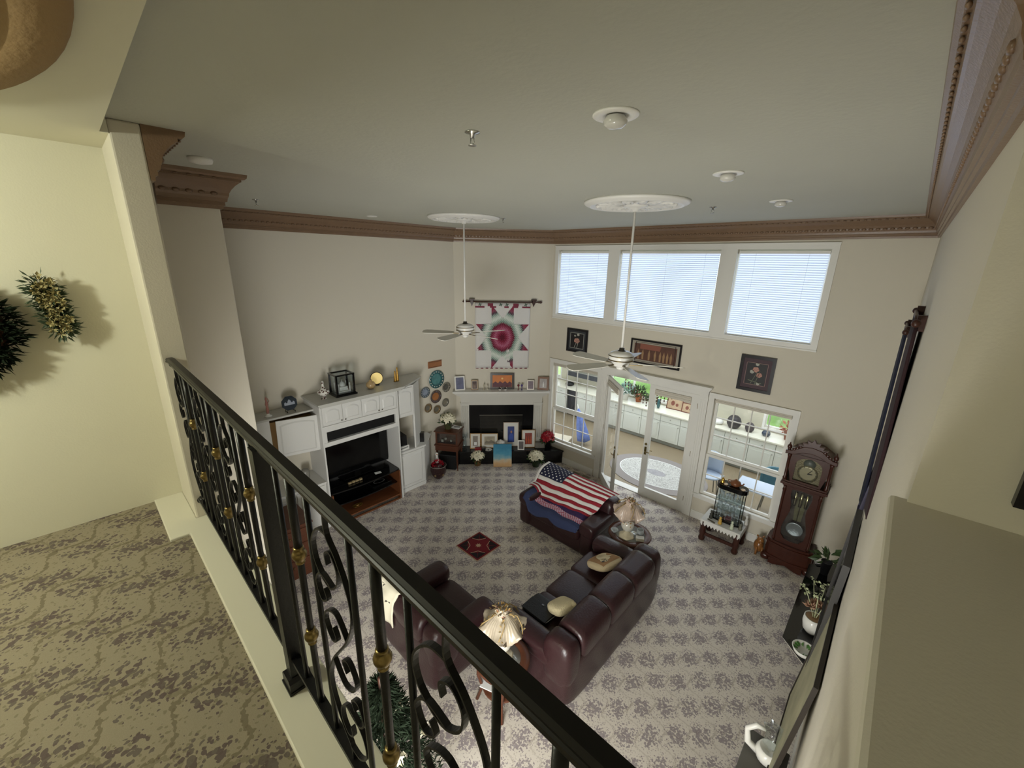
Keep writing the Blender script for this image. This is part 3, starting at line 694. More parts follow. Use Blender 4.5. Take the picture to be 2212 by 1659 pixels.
# things on top of the cabinet (z 2.35 / 2.21)
t = T('display_case', 'black-framed glass case with a pale palace model on the cabinet', 'case', (-6.93, 3.02, 2.35), 90)
b = MB(); b.box(-.19, .19, -.17, .17, 0, .03); b.box(-.17, .17, -.15, .15, .03, .045); b.build('case_base', black_m, t)
for sx in (-1, 1):
    for sy in (-1, 1): b = MB(); b.box(sx * .153 - .015, sx * .153 + .015, sy * .133 - .015, sy * .133 + .015, .045, .36); b.build('post', black_m, t)
b = MB(); b.box(-.17, .17, -.15, -.125, .36, .385); b.box(-.17, .17, .125, .15, .36, .385); b.box(-.17, -.145, -.125, .125, .36, .385); b.box(.145, .17, -.125, .125, .36, .385); b.build('top_frame', black_m, t)
b = MB(); b.box(-.145, .145, -.136, -.133, .045, .36); b.box(-.145, .145, .133, .136, .045, .36); b.box(-.156, -.153, -.125, .125, .045, .36); b.box(.153, .156, -.125, .125, .045, .36); b.box(-.145, .145, -.125, .125, .37, .374); b.build('case_glass', clear, t)
b = MB(); ivory = mat('ivory_model', 'dedbd4', .4); b.box(-.11, .11, -.09, .09, .045, .07); b.box(-.07, .07, -.06, .06, .07, .14); b.lathe([(.045, .14), (.05, .16), (.045, .19), (.025, .215), (.006, .225), (.004, .26), (0, .262)], 14)
for sx in (-1, 1):
    for sy in (-1, 1): b.lathe([(.012, .07), (.010, .18), (.014, .185), (.010, .2), (0, .215)], 8, c=(sx * .1, sy * .08, 0))
b.build('palace_model', ivory, t)
def pvase(name, label, cat, loc, prof, mt, extra=None, n=20):
    t = T(name, label, cat, loc); b = MB(); b.lathe(prof, n); b.build('body', mt, t)
    if extra: extra(t)
    return t
floral = mat('floral_porcelain', 'e0ddd4', .2)
nt = floral.node_tree; vo = nt.nodes.new('ShaderNodeTexVoronoi'); vo.inputs['Scale'].default_value = 28; tcn = nt.nodes.new('ShaderNodeTexCoord'); nt.links.new(tcn.outputs['Object'], vo.inputs[0]); cr = nt.nodes.new('ShaderNodeValToRGB')
cr.color_ramp.elements[0].position = .30; cr.color_ramp.elements[0].color = RGB('5b3a34'); cr.color_ramp.elements[1].position = .38; cr.color_ramp.elements[1].color = RGB('e0ddd4'); cr.color_ramp.interpolation = 'CONSTANT'
nt.links.new(vo.outputs[0], cr.inputs[0]); nt.links.new(cr.outputs[0], nt.nodes['Principled BSDF'].inputs['Base Color'])
pvase('lidded_urn', 'openwork floral porcelain urn with tall stopper left of the glass case', 'urn', (-6.86, 2.66, 2.35), [(.045, 0), (.05, .01), (.03, .025), (.02, .05), (.06, .075), (.095, .11), (.098, .14), (.07, .17), (.03, .19), (.018, .22), (.022, .25), (.014, .26), (.022, .275), (.018, .31), (0, .32)], floral)
t = pvase('lighted_plate', 'glowing amber round plate on a black stand behind the gold vase', 'plate', (-7.0, 3.72, 2.35), [(0, 0), (.04, 0), (.045, .02), (0, .022)], blackm)
b = MB(); b.lathe([(0, -.006), (.115, -.006), (.12, 0), (.115, .006), (0, .006)], 32, mx=Matrix.Translation((0, 0, .135)) @ Matrix.Rotation(radians(70), 4, 'Z') @ Matrix.Rotation(radians(80), 4, 'X')); b.build('rim', blackm, t)
b = MB(); b.lathe([(0, .0075), (.108, .0075)], 32, mx=Matrix.Translation((0, 0, .135)) @ Matrix.Rotation(radians(70), 4, 'Z') @ Matrix.Rotation(radians(80), 4, 'X')); b.build('lit_face', mat('amber_lit', 'e8cf86', .5, emit=.45), t)
pvase('vase', 'round gold speckled vase on the cabinet before the lit plate', 'vase', (-6.86, 3.52, 2.35), [(.03, 0), (.06, .02), (.085, .06), (.085, .095), (.06, .135), (.028, .15), (.026, .165), (.034, .17), (.02, .17), (0, .165)], mat('gold_speckle', 'b09468', .25, var=.3, vscale=60, coat=.5))
t = T('figurine', 'pair of slender gold figurines at the right end of the cabinet top', 'figurine', (-6.98, 4.12, 2.35), 90)
for dx, h in ((-.02, .22), (.03, .29)):
    b = MB(); b.lathe([(.035, 0), (.03, .02), (.024, h * .4), (.018, h * .6), (.02, h * .7), (.01, h * .78), (.016, h * .85), (.014, h * .92), (.005, h * .97), (0, h)], 10, c=(dx, 0, 0)); b.build('figure', gold, t)
t = T('figurine', 'pink glass figurine on a white foot at the left end of the low cabinet top', 'figurine', (-7.02, 1.83, 2.21), 90)
b = MB(); b.lathe([(.055, 0), (.055, .015), (.025, .03), (.02, .05)], 16); b.build('foot', wht, t)
b = MB(); b.lathe([(.02, .05), (.024, .12), (.016, .17), (.024, .2), (.012, .26), (.016, .29), (.006, .32), (0, .33)], 12); b.tube([(0, 0, .2), (.04, 0, .25), (.02, 0, .3)], .006, 6); b.build('figure', mat('pink_glass', 'c58c80', .1, trans=.4), t)
t = T('plate', 'dark octagonal plate with a pale palace on a black easel', 'plate', (-7.02, 2.16, 2.21), 90)
oct_ = lambda r: [(r * cos(pi / 8 + i * pi / 4), r * sin(pi / 8 + i * pi / 4)) for i in range(8)]
mxp = Matrix.Translation((0, 0, .145)) @ Matrix.Rotation(radians(80), 4, 'X')
b = MB(); b.prism(oct_(.125), -.008, .008, mx=mxp); b.build('plate_body', mat('plate_slate', '26303a', .25, coat=.4), t)
b = MB(); sil = [(-.08, -.03), (-.08, .01), (-.06, .03), (-.05, .01), (-.03, .01), (-.02, .04), (0, .065), (.02, .04), (.03, .01), (.05, .01), (.06, .03), (.08, .01), (.08, -.03)]; b.prism(sil, .008, .011, mx=mxp); b.build('palace_relief', mat('pale_relief', '9fa6b2', .4), t)
b = MB()
for sx in (-1, 1): b.tube([(sx * .06, .06, 0), (sx * .06, -.03, .02), (sx * .06, -.06, 0)], .006, 6); b.tube([(sx * .06, .04, 0), (sx * .05, .03, .12)], .005, 6)
b.build('easel', black_m, t)
# wall plates and plaque
def wplate(label, y, z, R, rim, inner, decor, seed, hz=1.0, kn=16):
    random.seed(seed)
    t = T('wall_plate', label, 'plate', (XL, y, z), 90, 'plates on the left wall')
    mx = Matrix.Rotation(pi / 2, 4, 'X')
    b = MB(); b.lathe([(0, .004), (R * .6, .006), (R * .68, .014), (R, .03), (R, .034), (R * .66, .020), (R * .6, .011), (0, .011)], 32, mx=mx); b.build('plate_body', rim, t)
    b = MB(); b.lathe([(0, .0125), (R * .6, .0125)], 28, mx=mx); b.build('plate_center', inner, t)
    b = MB()
    for i in range(kn): a = 2 * pi * i / kn; b.ball((R * .83 * cos(a), -.031, R * .83 * sin(a)), (R * .07, .004, R * .07), 6, 4)
    b.build('rim_bosses', decor, t)
    return t
teal = mat('teal_glaze', '2f5f63', .25, var=.6, vscale=14, coat=.4); silv = mat('pewter_silver', '8c877c', .3, metal=.6, var=.3, vscale=30); shell = mat('shell_white', 'd9d6cb', .3)
wplate('large teal plate with shell studded rim, biggest on the left wall', 5.30, 2.10, .205, teal, mat('teal_scene', '4d7f80', .3, var=.7, vscale=10), shell, 1)
wplate('small grey patterned plate up right beside the large teal plate', 5.56, 1.865, .115, silv, mat('grey_scene', '55534e', .4, var=.6, vscale=25), shell, 2, kn=10)
wplate('small blue and white patterned plate, leftmost below the teal plate', 4.985, 1.86, .12, mat('slate_glaze', '5b6670', .3, var=.5, vscale=25), mat('blue_scene', '8a93a2', .4, var=.7, vscale=18), shell, 3, kn=12)
wplate('brown oval-looking plate with orange centre below the teal plate', 5.265, 1.70, .15, mat('bronze_glaze', '5a4a44', .3, var=.4, vscale=10), mat('copper_scene', 'a0683c', .35, var=.5, vscale=9), mat('blue_grey', '6f7a90', .4), 4, kn=9)
wplate('small pewter plate right above the white poinsettia', 5.525, 1.50, .095, silv, mat('pewter_scene', '837c6c', .4, var=.5, vscale=30), silv, 5, kn=10)
wplate('small brass plate, leftmost of the lowest pair', 5.045, 1.48, .10, mat('old_brass', '8a7452', .35, metal=.5, var=.3, vscale=20), silv, silv, 6, kn=10)
wplate('small brass plate, right one of the lowest pair', 5.285, 1.39, .10, M['old_brass'], silv, silv, 7, kn=12)
t = T('wall_plaque', 'small carved wooden plaque above the large teal plate', 'plaque', (XL, 5.28, 2.45), 90)
b = MB(); b.box(-.18, .18, -.02, 0, -.075, .075); b.build('board', mat('plaque_wood', '9c6844', .5, var=.2, vscale=12), t, bevel=.004)
b = MB(); b.box(-.165, .165, -.024, -.02, -.06, -.052); b.box(-.165, .165, -.024, -.02, .052, .06); b.build('border', dkwood, t)
random.seed(11)
#@@P3
# ---------------------------------------------------------------- sunroom behind the doors
b = MB(); b.box(-9.2, 1.2, YW + .18, 11.2, -.1, -.005); struct('floor_sunroom', b, tile_m)
sunw = mat('sunroom_wall', 'c9c4b0', .7)
b = MB(); wallx(b, -9.2, 1.2, 10.87, 11.0, 0, 2.8, [(-6.05, -3.85, .98, 2.35), (-1.88, -.35, .98, 2.35), (-8.95, -7.95, .98, 2.35)]); struct('wall_sunroom_back', b, sunw)
b = MB(); b.box(-9.3, -9.2, 7.6, 11, 0, 2.8); b.box(1.2, 1.3, 7.6, 11, 0, 2.8); struct('wall_sunroom_side', b, sunw)
b = MB(); b.box(-9.3, 1.3, YW + .18, 8.15, 2.8, 2.9); b.box(-9.3, 1.3, 10.45, 11.0, 2.8, 2.9); b.box(-9.3, -7.1, 8.15, 10.45, 2.8, 2.9); b.box(-.5, 1.3, 8.15, 10.45, 2.8, 2.9); struct('ceiling_sunroom', b, sunw)
for k, (x0, x1, n) in enumerate(((-6.05, -3.85, 3), (-1.88, -.35, 2), (-8.95, -7.95, 1))):
    w = sE('window_%d' % (4 + k)); b = MB(); casing(b, x0, x1, .98, 2.35, .05, 10.85, 10.87); b.box(x0, x1, 10.90, 10.94, .98, 1.02); b.box(x0, x1, 10.90, 10.94, 2.31, 2.35)
    for i in range(n + 1): x = x0 + (x1 - x0) * i / n; b.box(x - .025, x + .025, 10.90, 10.94, 1.02, 2.31)
    b.build('window_frame', white_t, w)
    for i in range(n): q = MB(); a = x0 + (x1 - x0) * i / n; q.box(a + .025, a + (x1 - x0) / n - .025, 10.917, 10.921, 1.02, 2.31); q.build('pane', glass, w)
# garden
lawn = mat('lawn', 'b2d480', .9, var=.3, vscale=3)
b = MB(); b.box(-40, 30, 11.2, 50, -.3, -.25); struct('ground_garden', b, lawn)
def bush(label, x, y, r, h, mt, group=None):
    t = T('shrub', label, 'shrub', (x, y, -.25), 0, group); b = MB()
    for i in range(1100):
        a = random.uniform(0, 2 * pi); e = random.uniform(-.6, 1); q = r * random.uniform(.75, 1.05)
        p = (q * cos(a) * sqrt(1 - e * e), q * sin(a) * sqrt(1 - e * e), h * .5 + e * h * .5); b.leaf(p, (p[0], p[1], random.gauss(0, 1) * r), .28 * r + .05, .16 * r + .03)
    o = b.build('foliage', mt, t); o['kind'] = 'stuff'
    b = MB(); b.tube([(0, 0, 0), (.03, 0, h * .4), (0, .02, h * .7)], .04 * r + .02, 7); b.build('stem', dkwood, t)
sungreen = mat('sunlit_leaves', 'bada78', .7, var=.25, vscale=3)
for k, (x, y, r, h) in enumerate(((-9.4, 15.2, 1.1, 2.6), (-6.7, 16, 1.15, 3.0), (-4.1, 15.4, 1.1, 2.6), (-1.5, 15.6, 1.1, 2.8), (1.1, 15, 1.1, 2.6))):
    bush(['green shrub behind the sunroom, far left', 'green shrub seen over the open french door', 'green shrub seen between the door leaves', 'green shrub behind the right sash window', 'green shrub outside at the far right'][k], x, y, r, h, sungreen, 'shrubs in the garden')
# long cabinet run under the windows
cream_c = mat('sunroom_cabinet', 'd8dad0', .45)
t = T('sunroom_cabinets', 'long run of cream base cabinets under the sunroom windows', 'cabinet', (-4.0, 10.23, 0))
b = MB(); b.box(-4.9, -3.22, .02, .6, .1, .85); b.box(-2.83, 3.6, .02, .6, .1, .85); b.box(-4.9, -3.22, .07, .6, 0, .1); b.box(-2.83, 3.6, .07, .6, 0, .1); b.build('carcass', mat('cabinet_gap', '9d9f96', .6), t)
xs = [-4.88 + .415 * i for i in range(4)] + [-2.81 + .535 * i for i in range(12)]
for x in xs:
    w = .405 if x < -3.2 else .525
    if x + w > 3.6: continue
    for (z0, z1, nm) in ((.66, .84, 'drawer'), (.115, .65, 'door')):
        b = MB(); b.box(x, x + w, 0, .02, z0, z1); d = b.build(nm, cream_c, t, bevel=.004)
        if nm == 'door': b = MB(); b.box(x + .06, x + w - .06, -.006, 0, z0 + .06, z1 - .06); b.build('raised_panel', cream_c, d)
        b = MB(); b.ball((x + w / 2 if nm == 'drawer' else x + w - .04, -.012, (z0 + z1) / 2 if nm == 'drawer' else z1 - .06), .012, 8, 6); b.build('knob', mat('knob_grey', '8d8c84', .4, metal=.5), d)
obox('worktop', 'pale cream worktop along the sunroom windows', 'worktop', (-4.0, 10.2, .85), 0, [(-4.9, 3.6, 0, .65, 0, .04)], mat('worktop_cream', 'e2dfce', .25), bevel=.006)
obox('gap_shade_block', 'dark appliance standing for the shaded gap of the cream cabinets', 'block', (-7.02, 10.30, 0), 0, [(-.18, .18, 0, .5, .02, .82)], mat('gap_shade_dark', '2b2c30', .3))  # dark filler put in for the shade of the empty cabinet gap
t = T('range_hood', 'dark shelf hood on the grey sunroom wall behind the left sash window', 'hood', (-6.85, 10.84, 1.18)); b = MB(); b.prism([(-.62, 0), (.62, 0), (.62, .14), (-.62, .16)], -.25, 0, axis='y'); b.build('hood_body', mat('hood_dark', '35363a', .4), t); b = MB(); b.box(-.64, .64, -.26, 0, .15, .17); b.build('hood_edge', mat('knob_grey', '8d8c84'), t)
def pot_plant(label, loc, potm, R, H, leafm, n, L, flower=None, nf=0, fs=.03, cat='plant', name='potted_plant', pr=None, group=None, up=.5):
    t = T(name, label, cat, loc, 0, group)
    pr = pr or (R * .35, R * .5, H * .45)
    b = MB(); b.lathe([(0, 0), (pr[0], 0), (pr[1], pr[2]), (pr[1] * 1.06, pr[2]), (pr[1] * 1.06, pr[2] * 1.06), (pr[1] * .9, pr[2] * 1.02), (0, pr[2] * .95)], 18); b.build('pot', potm, t)
    b = MB()
    for i in range(n):
        d = Vector((random.gauss(0, 1), random.gauss(0, 1), abs(random.gauss(up, .6)))).normalized(); q = random.uniform(.3, .9)
        p = Vector((d.x * R * q, d.y * R * q, pr[2] + d.z * (H - pr[2]) * q)); b.leaf(p, d + Vector((0, 0, random.uniform(-.6, .3))), L, L * .5)
    o = b.build('foliage', leafm, t); o['kind'] = 'stuff'
    if nf:
        for i in range(nf):
            b = MB()
            a = i * 2.399; e = 1 - (i + .5) / nf * .95; d = Vector((cos(a) * sqrt(1 - e * e), sin(a) * sqrt(1 - e * e), e)); p = Vector((d.x * R * .85, d.y * R * .85, pr[2] + .35 * (H - pr[2]) + d.z * (H - pr[2]) * .55))
            tx = d.cross(Vector((0, 0, 1)));  tx = tx.normalized() if tx.length > .01 else Vector((1, 0, 0)); ty = d.cross(tx)
            for q in range(6):
                ang = 2 * pi * q / 6 + i; dd = tx * cos(ang) + ty * sin(ang) + d * .25; b.leaf(p, dd, fs * random.uniform(.8, 1.15), fs * .6, nrm=tuple(d + Vector((.01, 0, 0))), fold=.12)
            b.ball(p + d * .004, fs * .12, 6, 4); b.build('flower', flower, t)
    return t
pot_plant('spiky pale green plant on the worktop seen over the open door', (-5.35, 10.5, .89), wht, .22, .5, mat('pale_succulent', '8fa79a', .5, var=.2), 90, .17)
pot_plant('bushy green plant on the worktop between the french door leaves', (-5.0, 10.62, .89), mat('terracotta', 'a5603c', .7), .2, .46, green_m, 90, .13)
pot_plant('flowering plant with yellow blossoms on the worktop left of the closed leaf', (-4.55, 10.5, .89), wht, .17, .38, green_m, 60, .1, mat('yellow_petal', 'c9a93c', .5), 7, .045)
pot_plant('tall red leaved plant on the worktop behind the right sash window', (-1.35, 10.62, .89), mat('pot_rust', '8c4a30', .6), .17, .42, mat('rust_leaf', 'a0583c', .6, var=.3), 70, .12)
pot_plant('small green plant on the worktop at the right end', (-1.0, 10.55, .89), wht, .13, .3, green_m, 50, .1)
def bframe(name, label, cat, loc, rz, w, h, tilt, fm, am, mm=None, fw=.02, mw=0, th=.015, group=None, wall=False, decor=None):
    """framed picture, base at loc, front faces local -y"""
    t = T(name, label, cat, loc, rz, group); mx = Matrix.Rotation(radians(-tilt), 4, 'X')
    b = MB(); b.box(-w / 2, -w / 2 + fw, -th, 0, 0, h, mx=mx); b.box(w / 2 - fw, w / 2, -th, 0, 0, h, mx=mx); b.box(-w / 2 + fw, w / 2 - fw, -th, 0, 0, fw, mx=mx); b.box(-w / 2 + fw, w / 2 - fw, -th, 0, h - fw, h, mx=mx); b.build('frame', fm, t)
    if mm: b = MB(); b.box(-w / 2 + fw, w / 2 - fw, -th * .55, -.001, fw, h - fw, mx=mx); b.build('mat_board', mm, t)
    e = fw + mw
    b = MB(); b.box(-w / 2 + e, w / 2 - e, -th * .68, -.002, e, h - e, mx=mx); b.build('picture', am, t)
    if decor:
        for nm, mt, shp in decor:
            q = MB()
            for s in shp: q.prism([(p[0] * w, p[1] * h) for p in s], -th * .68 - .002, -th * .68, mx=mx, axis='y')
            q.build(nm, mt, t)
    return t
def disc(cx, cz, rx, rz, n=12): return [(cx + rx * cos(2 * pi * i / n), cz + rz * sin(2 * pi * i / n)) for i in range(n)]
brown_f = mat('brown_frame', '7a5236', .4, var=.2, vscale=20); black_f = mat('black_frame', '18161a', .3)
for k, (x, w, h, l) in enumerate(((-4.0, .42, .34, 'brown framed picture leaning on the worktop, left of the two behind the closed leaf'), (-3.62, .36, .26, 'brown framed picture leaning on the worktop, right of the two behind the closed leaf'))):
    bframe('picture_frame', l, 'picture', (x, 10.70, .89), 4, w, h, 14, mat('mahogany_frame', '6b3a30', .4), mat('parchment', 'b59c7e', .6, var=.3, vscale=9), decor=[('motif', mat('motif_rust', '7c4a3c', .6), [disc(-.12, .5, .12, .2), disc(.15, .4, .09, .13)])])
for x, z, r, h, mt, l in ((-7.3, .89, .14, .12, blackm, 'dark pan on the worktop behind the left sash window'), (-4.35, .89, .05, .26, mat('teal_bottle', '2c5a5e', .2, coat=.5), 'teal bottle on the worktop behind the closed leaf'), (-3.35, .89, .1, .1, mat('knob_grey', '8d8c84'), 'grey bowl at the right of the worktop pictures'), (-2.45, .89, .16, .3, mat('dark_dome', '3a3638', .5), 'dark domed basket on the worktop behind the right sash window'), (-2.1, .89, .10, .22, mat('dark_box2', '4b4446', .5), 'dark jar beside the domed basket on the worktop'), (-1.75, .89, .09, .13, mat('navy_pot', '2c3a4a', .4), 'navy pot on the worktop left of the garden window'), (-2.8, .89, .12, .12, wht, 'white tissue box shaped bowl on the worktop behind the right window')):
    pvase('bowl' if h < .2 else 'jar', l, 'bowl' if h < .2 else 'jar', (x, 10.5, z), [(r * .6, 0), (r * .95, h * .3), (r, h * .55), (r * .8, h * .85), (r * .5, h), (0, h * .98)], mt)
t = T('bead_garland', 'garland of dark dangling beads hanging in a V in the sunroom', 'garland', (-4.15, 9.3, 0))
b = MB(); a_ = []
for i in range(31):
    u = i / 30; x = -.62 + 1.3 * u; z = 1.62 - .42 * (1 - abs(2 * u - 1)) ** 1; a_.append((x, 0, z + .25))
b.tube(a_, .004, 4)
b.tube([(-.62, 0, 1.87), (-.62, 0, 2.8)], .004, 4); b.tube([(.68, 0, 1.87), (.68, 0, 2.8)], .004, 4); b.build('string', dkwood, t)
bd = None
for i in range(0, 31, 2):
    for q in range(3):
        if bd is None: g = MB(); g.lathe([(0, 0), (.016, -.02), (.012, -.05), (0, -.06)], 7); bd = g.build('bead', mat('amber_dark', '4d2f22', .3), t); bd.location = (a_[i][0], 0, a_[i][2] - .07 * q)
        else: pcopy(bd, t, (a_[i][0], 0, a_[i][2] - .07 * q))
# oval rug
rugm = mat('oval_rug_ground', '8f8884', .95)
t = T('oval_rug', 'oval grey and white scroll rug on the sunroom floor', 'rug', (-3.42, 8.62, -.004))
def ovl(rx, ry, n=48): return [(rx * cos(2 * pi * i / n), ry * sin(2 * pi * i / n)) for i in range(n)]
b = MB(); b.prism(ovl(1.12, .86), 0, .010); b.build('rug_body', rugm, t)
rp = mat('rug_scrolls', 'c9c8c2', .95); nt = rp.node_tree; N_ = nt.nodes; vo = N_.new('ShaderNodeTexNoise'); vo.inputs['Scale'].default_value = 9; vo.inputs['Distortion'].default_value = 2.2; tcn = N_.new('ShaderNodeTexCoord'); nt.links.new(tcn.outputs['Object'], vo.inputs[0]); cr = N_.new('ShaderNodeValToRGB'); cr.color_ramp.interpolation = 'CONSTANT'
for p_, c_ in ((0, 'c9c8c2'), (.44, '77726f'), (.475, 'cccbc5'), (.54, '7f7975'), (.575, 'c9c8c2')):
    e = cr.color_ramp.elements.new(p_) if p_ else cr.color_ramp.elements[0]; e.position = p_; e.color = RGB(c_)
nt.links.new(vo.outputs[0], cr.inputs[0]); nt.links.new(cr.outputs[0], N_['Principled BSDF'].inputs['Base Color'])
b = MB(); b.prism(ovl(.86, .62), .010, .0125); b.build('scroll_field', rp, t)
b = MB(); b.tube([(p[0], p[1], .012) for p in ovl(.87, .63)], (.012, .003), 5, closed=True); b.build('inner_border', paper, t)
b = MB(); b.prism(ovl(.22, .13, 24), .0125, .014); b.build('center_medallion', mat('rug_center_grey', '9d9a9c', .95, var=.3, vscale=20), t)
# furniture behind the sash windows
t = T('table', 'white topped table behind the right sash window', 'table', (-1.22, 8.05, 0))
b = MB(); b.box(-.42, .42, -.2, .32, .72, .75); b.build('tabletop', mat('table_pale_blue', 'c4d0e2', .25), t, bevel=.01)
for x in (-.38, .38):
    for y in (-.16, .28): b = MB(); b.box(x - .02, x + .02, y - .02, y + .02, 0, .72); b.build('leg', mat('leg_brown', '6d5236', .5), t)
def schair(label, x, y, rz, mt, grp):
    t = T('chair', label, 'chair', (x, y, 0), rz, grp)
    b = MB(); b.lathe([(0, .43), (.2, .44), (.23, .46), (.21, .485), (0, .49)], 20); b.build('seat', mt, t)
    b = MB(); b.grid(lambda u, v: (.24 * sin((u - .5) * 2.6), .22 * cos((u - .5) * 2.6), .48 + v * (.36 + .08 * sin(pi * u))), 12, 5); b.build('backrest', mt, t, solid=.03)
    for a in (45, 135, 225, 315): b = MB(); b.tube([(.15 * cos(radians(a)), .15 * sin(radians(a)), .44), (.22 * cos(radians(a)), .22 * sin(radians(a)), 0)], .012, 6); b.build('leg', mat('knob_grey', '8d8c84'), t)
schair('teal round-backed chair behind the right sash window', -1.15, 8.62, 0, mat('teal_shell', '3f7284', .3), 'sunroom chairs')
schair('pale blue round-backed chair seen left of the curio case', -2.25, 8.5, 30, mat('pale_blue_shell', 'b9c8dc', .3), 'sunroom chairs')
t = T('umbrella', 'blue and violet patterned parasol leaning behind the left sash window', 'umbrella', (-5.45, 8.72, 0))
bl_ = mat('blue_violet_cloth', '6e84c6', .7, var=.35, vscale=18)
mx = Matrix.Rotation(radians(-17), 4, 'Y')
b = MB(); b.lathe([(.04, .08), (.16, .14), (.15, .3), (.11, .6), (.06, .85), (.02, 1.0)], 10, wav=lambda r, z, a, k: (r * (1 + .18 * cos(5 * a)), z), mx=mx); b.build('canopy', bl_, t)
b = MB(); b.tube([(0, 0, 0), (0, 0, 1.12)], .01, 6, mx=mx); b.build('pole', white_t, t)
obox('pet_bed', 'beige mat on the sunroom floor beside the blue parasol', 'mat', (-6.25, 8.45, 0), 15, [(-.4, .4, -.3, .3, 0, .05)], mat('beige_mat', 'd8cdb8', .9))

# ---------------------------------------------------------------- fireplace wall (local frame: x along the wall, -y into the room)
FC = (FA + FB) / 2; FR = math.degrees(atan2((FB - FA).y, (FB - FA).x))
mw_ = mat('mantel_white', 'cbc8bf', .45)
t = T('fireplace', 'white painted mantelpiece around a black granite firebox', 'fireplace', (FC.x, FC.y, 0), FR)
g = .004
def fb(name, mt, boxes, par=t, bevel=0):
    b = MB()
    for q in boxes: b.box(*q)
    return b.build(name, mt, par, bevel=bevel)
fb('granite_surround', granite, [(-.80, -.54, -.05, -g, .36, 1.40), (.50, .76, -.05, -g, .36, 1.40), (-.54, .50, -.05, -g, 1.11, 1.40)])
fb('firebox', blackm, [(-.54, .50, -.012, -g, .36, 1.11)])
fb('fire_screen', mat('smoked_glass', '23221f', .12, coat=.5), [(-.53, .49, -.045, -.035, .40, 1.10)])
fb('screen_trim', mat('screen_trim_metal', '77736a', .35, metal=.7), [(-.54, .50, -.052, -.044, 1.095, 1.112)])
for x0 in (-.98, .755):
    fb('pilaster', mw_, [(x0, x0 + .195, -.11, -g, .34, 1.40), (x0 - .012, x0 + .207, -.125, -g, .34, .50), (x0 - .012, x0 + .207, -.125, -g, 1.40, 1.44)])
    for q in range(4): b = MB(); b.tube([(x0 + .035 + q * .041, -.11, .55), (x0 + .035 + q * .041, -.11, 1.36)], .012, 8); b.build('flute_reed', mw_, t)
fb('frieze', mw_, [(-.98, .95, -.11, -g, 1.44, 1.57), (-.785, .755, -.11, -g, 1.385, 1.44)])
b = MB(); steps = [(.99, .96, .125, 1.57, 1.595), (1.01, .98, .15, 1.595, 1.62), (1.04, 1.00, .175, 1.62, 1.65), (1.08, 1.03, .21, 1.65, 1.68), (1.12, 1.06, .25, 1.68, 1.715), (1.14, 1.085, .275, 1.715, 1.73)]
for l_, r2, d_, z0, z1 in steps: b.box(-l_ + .01, r2 - .01, -d_, -g, z0, z1)
b.build('bed_mould', mw_, t)
b = MB(); b.box(-1.155, 1.09, -.30, -g, 1.73, 1.765); b.build('mantel_shelf', mat('shelf_white', 'dedcd6', .35), t, bevel=.006)
hb_ = T('hearth', 'raised black granite hearth across the fireplace corner', 'hearth', (FC.x, FC.y, 0), FR)
b = MB(); b.prism([(-1.07, -.02), (-1.28, -.22), (-1.12, -.42), (1.45, -.42), (1.07, -.02)], 0, .30); b.build('hearth_body', granite, hb_)
b = MB(); b.prism([(-1.07, -.02), (-1.29, -.22), (-1.14, -.45), (1.47, -.45), (1.07, -.02)], .30, .335); b.build('hearth_slab', granite, hb_, bevel=.006)
# quilt
q0 = T('star_quilt', 'white hanging quilt with a burgundy and green eight pointed star', 'quilt', (FC.x, FC.y, 2.99), FR)
qw = mat('quilt_white', 'd9d6d2', .9, bump=.6, bscale=30)
b = MB(); b.grid(lambda u, v: (-.63 + 1.235 * u, -.035 - .010 * sin(u * 9 + 2) * v - .004 * sin(u * 23), .77 - 1.49 * v), 24, 16); b.build('quilt_backing', qw, q0, solid=.012)
cols = ['5c1428', '7a2038', '96405a', 'a86078', '8d3a52', '6c2438', '7f9488', 'aebcb0', 'd6dcd2', 'c4ccc2', '8fa398', '56434c', '8c4a5c', '8a3046', '8a3046']
qm = [mat('patch_%s' % c, c, .9) for c in cols]; n_ = 8; s_ = .425 / n_
for k in range(8):
    a1, a2 = radians(k * 45 + 0), radians(k * 45 + 45); e1 = Vector((cos(a1), sin(a1))); e2 = Vector((cos(a2), sin(a2))); b = MB()
    for i in range(n_):
        for j in range(n_):
            c = [e1 * (s_ * (i + di)) + e2 * (s_ * (j + dj)) for di, dj in ((0, 0), (1, 0), (1, 1), (0, 1))]
            b.add([(-.015 + p.x * .83, -.052 - .004 * sin((.5 + p.x) * 9) - .002 * ((i + j) % 2), p.y) for p in c], [(0, 1, 2, 3)], i + j)
    b.build('star_point', qm, q0)
b = MB(); qb = mat('quilt_border_rose', '7c3444', .9)
for a, c in ((-.63, -.42), (-.30, -.16), (.02, .12), (.20, .33), (.42, .605)): b.box(a, c, -.05, -.045, .665, .70)
b.box(-.35, -.23, -.052, -.046, .70, .765); b.box(.22, .34, -.052, -.046, .70, .765)
for i in range(11): b.box(-.62 + i * .113, -.56 + i * .113, -.05, -.04, -.735, -.715)
b.build('border_patch', qb, q0)
b = MB()
for x in (-.52, -.06, .08, .5):
    for q in range(4): b.leaf((x, -.05, .735), (cos(q * 1.6 + .4), 0, sin(q * 1.6 + .4)), .045, .03, nrm=(0, 1, 0), fold=.02)
b.build('green_applique', mat('applique_green', '55685a', .9), q0)
rd = T('quilt_rod', 'dark turned wooden rod on two brackets above the star quilt', 'rod', (FC.x, FC.y, 3.79), FR)
b = MB(); b.tube([(-.78, -.075, 0), (.74, -.075, 0)], .014, 10)
b.build('rod', dkwood, rd)
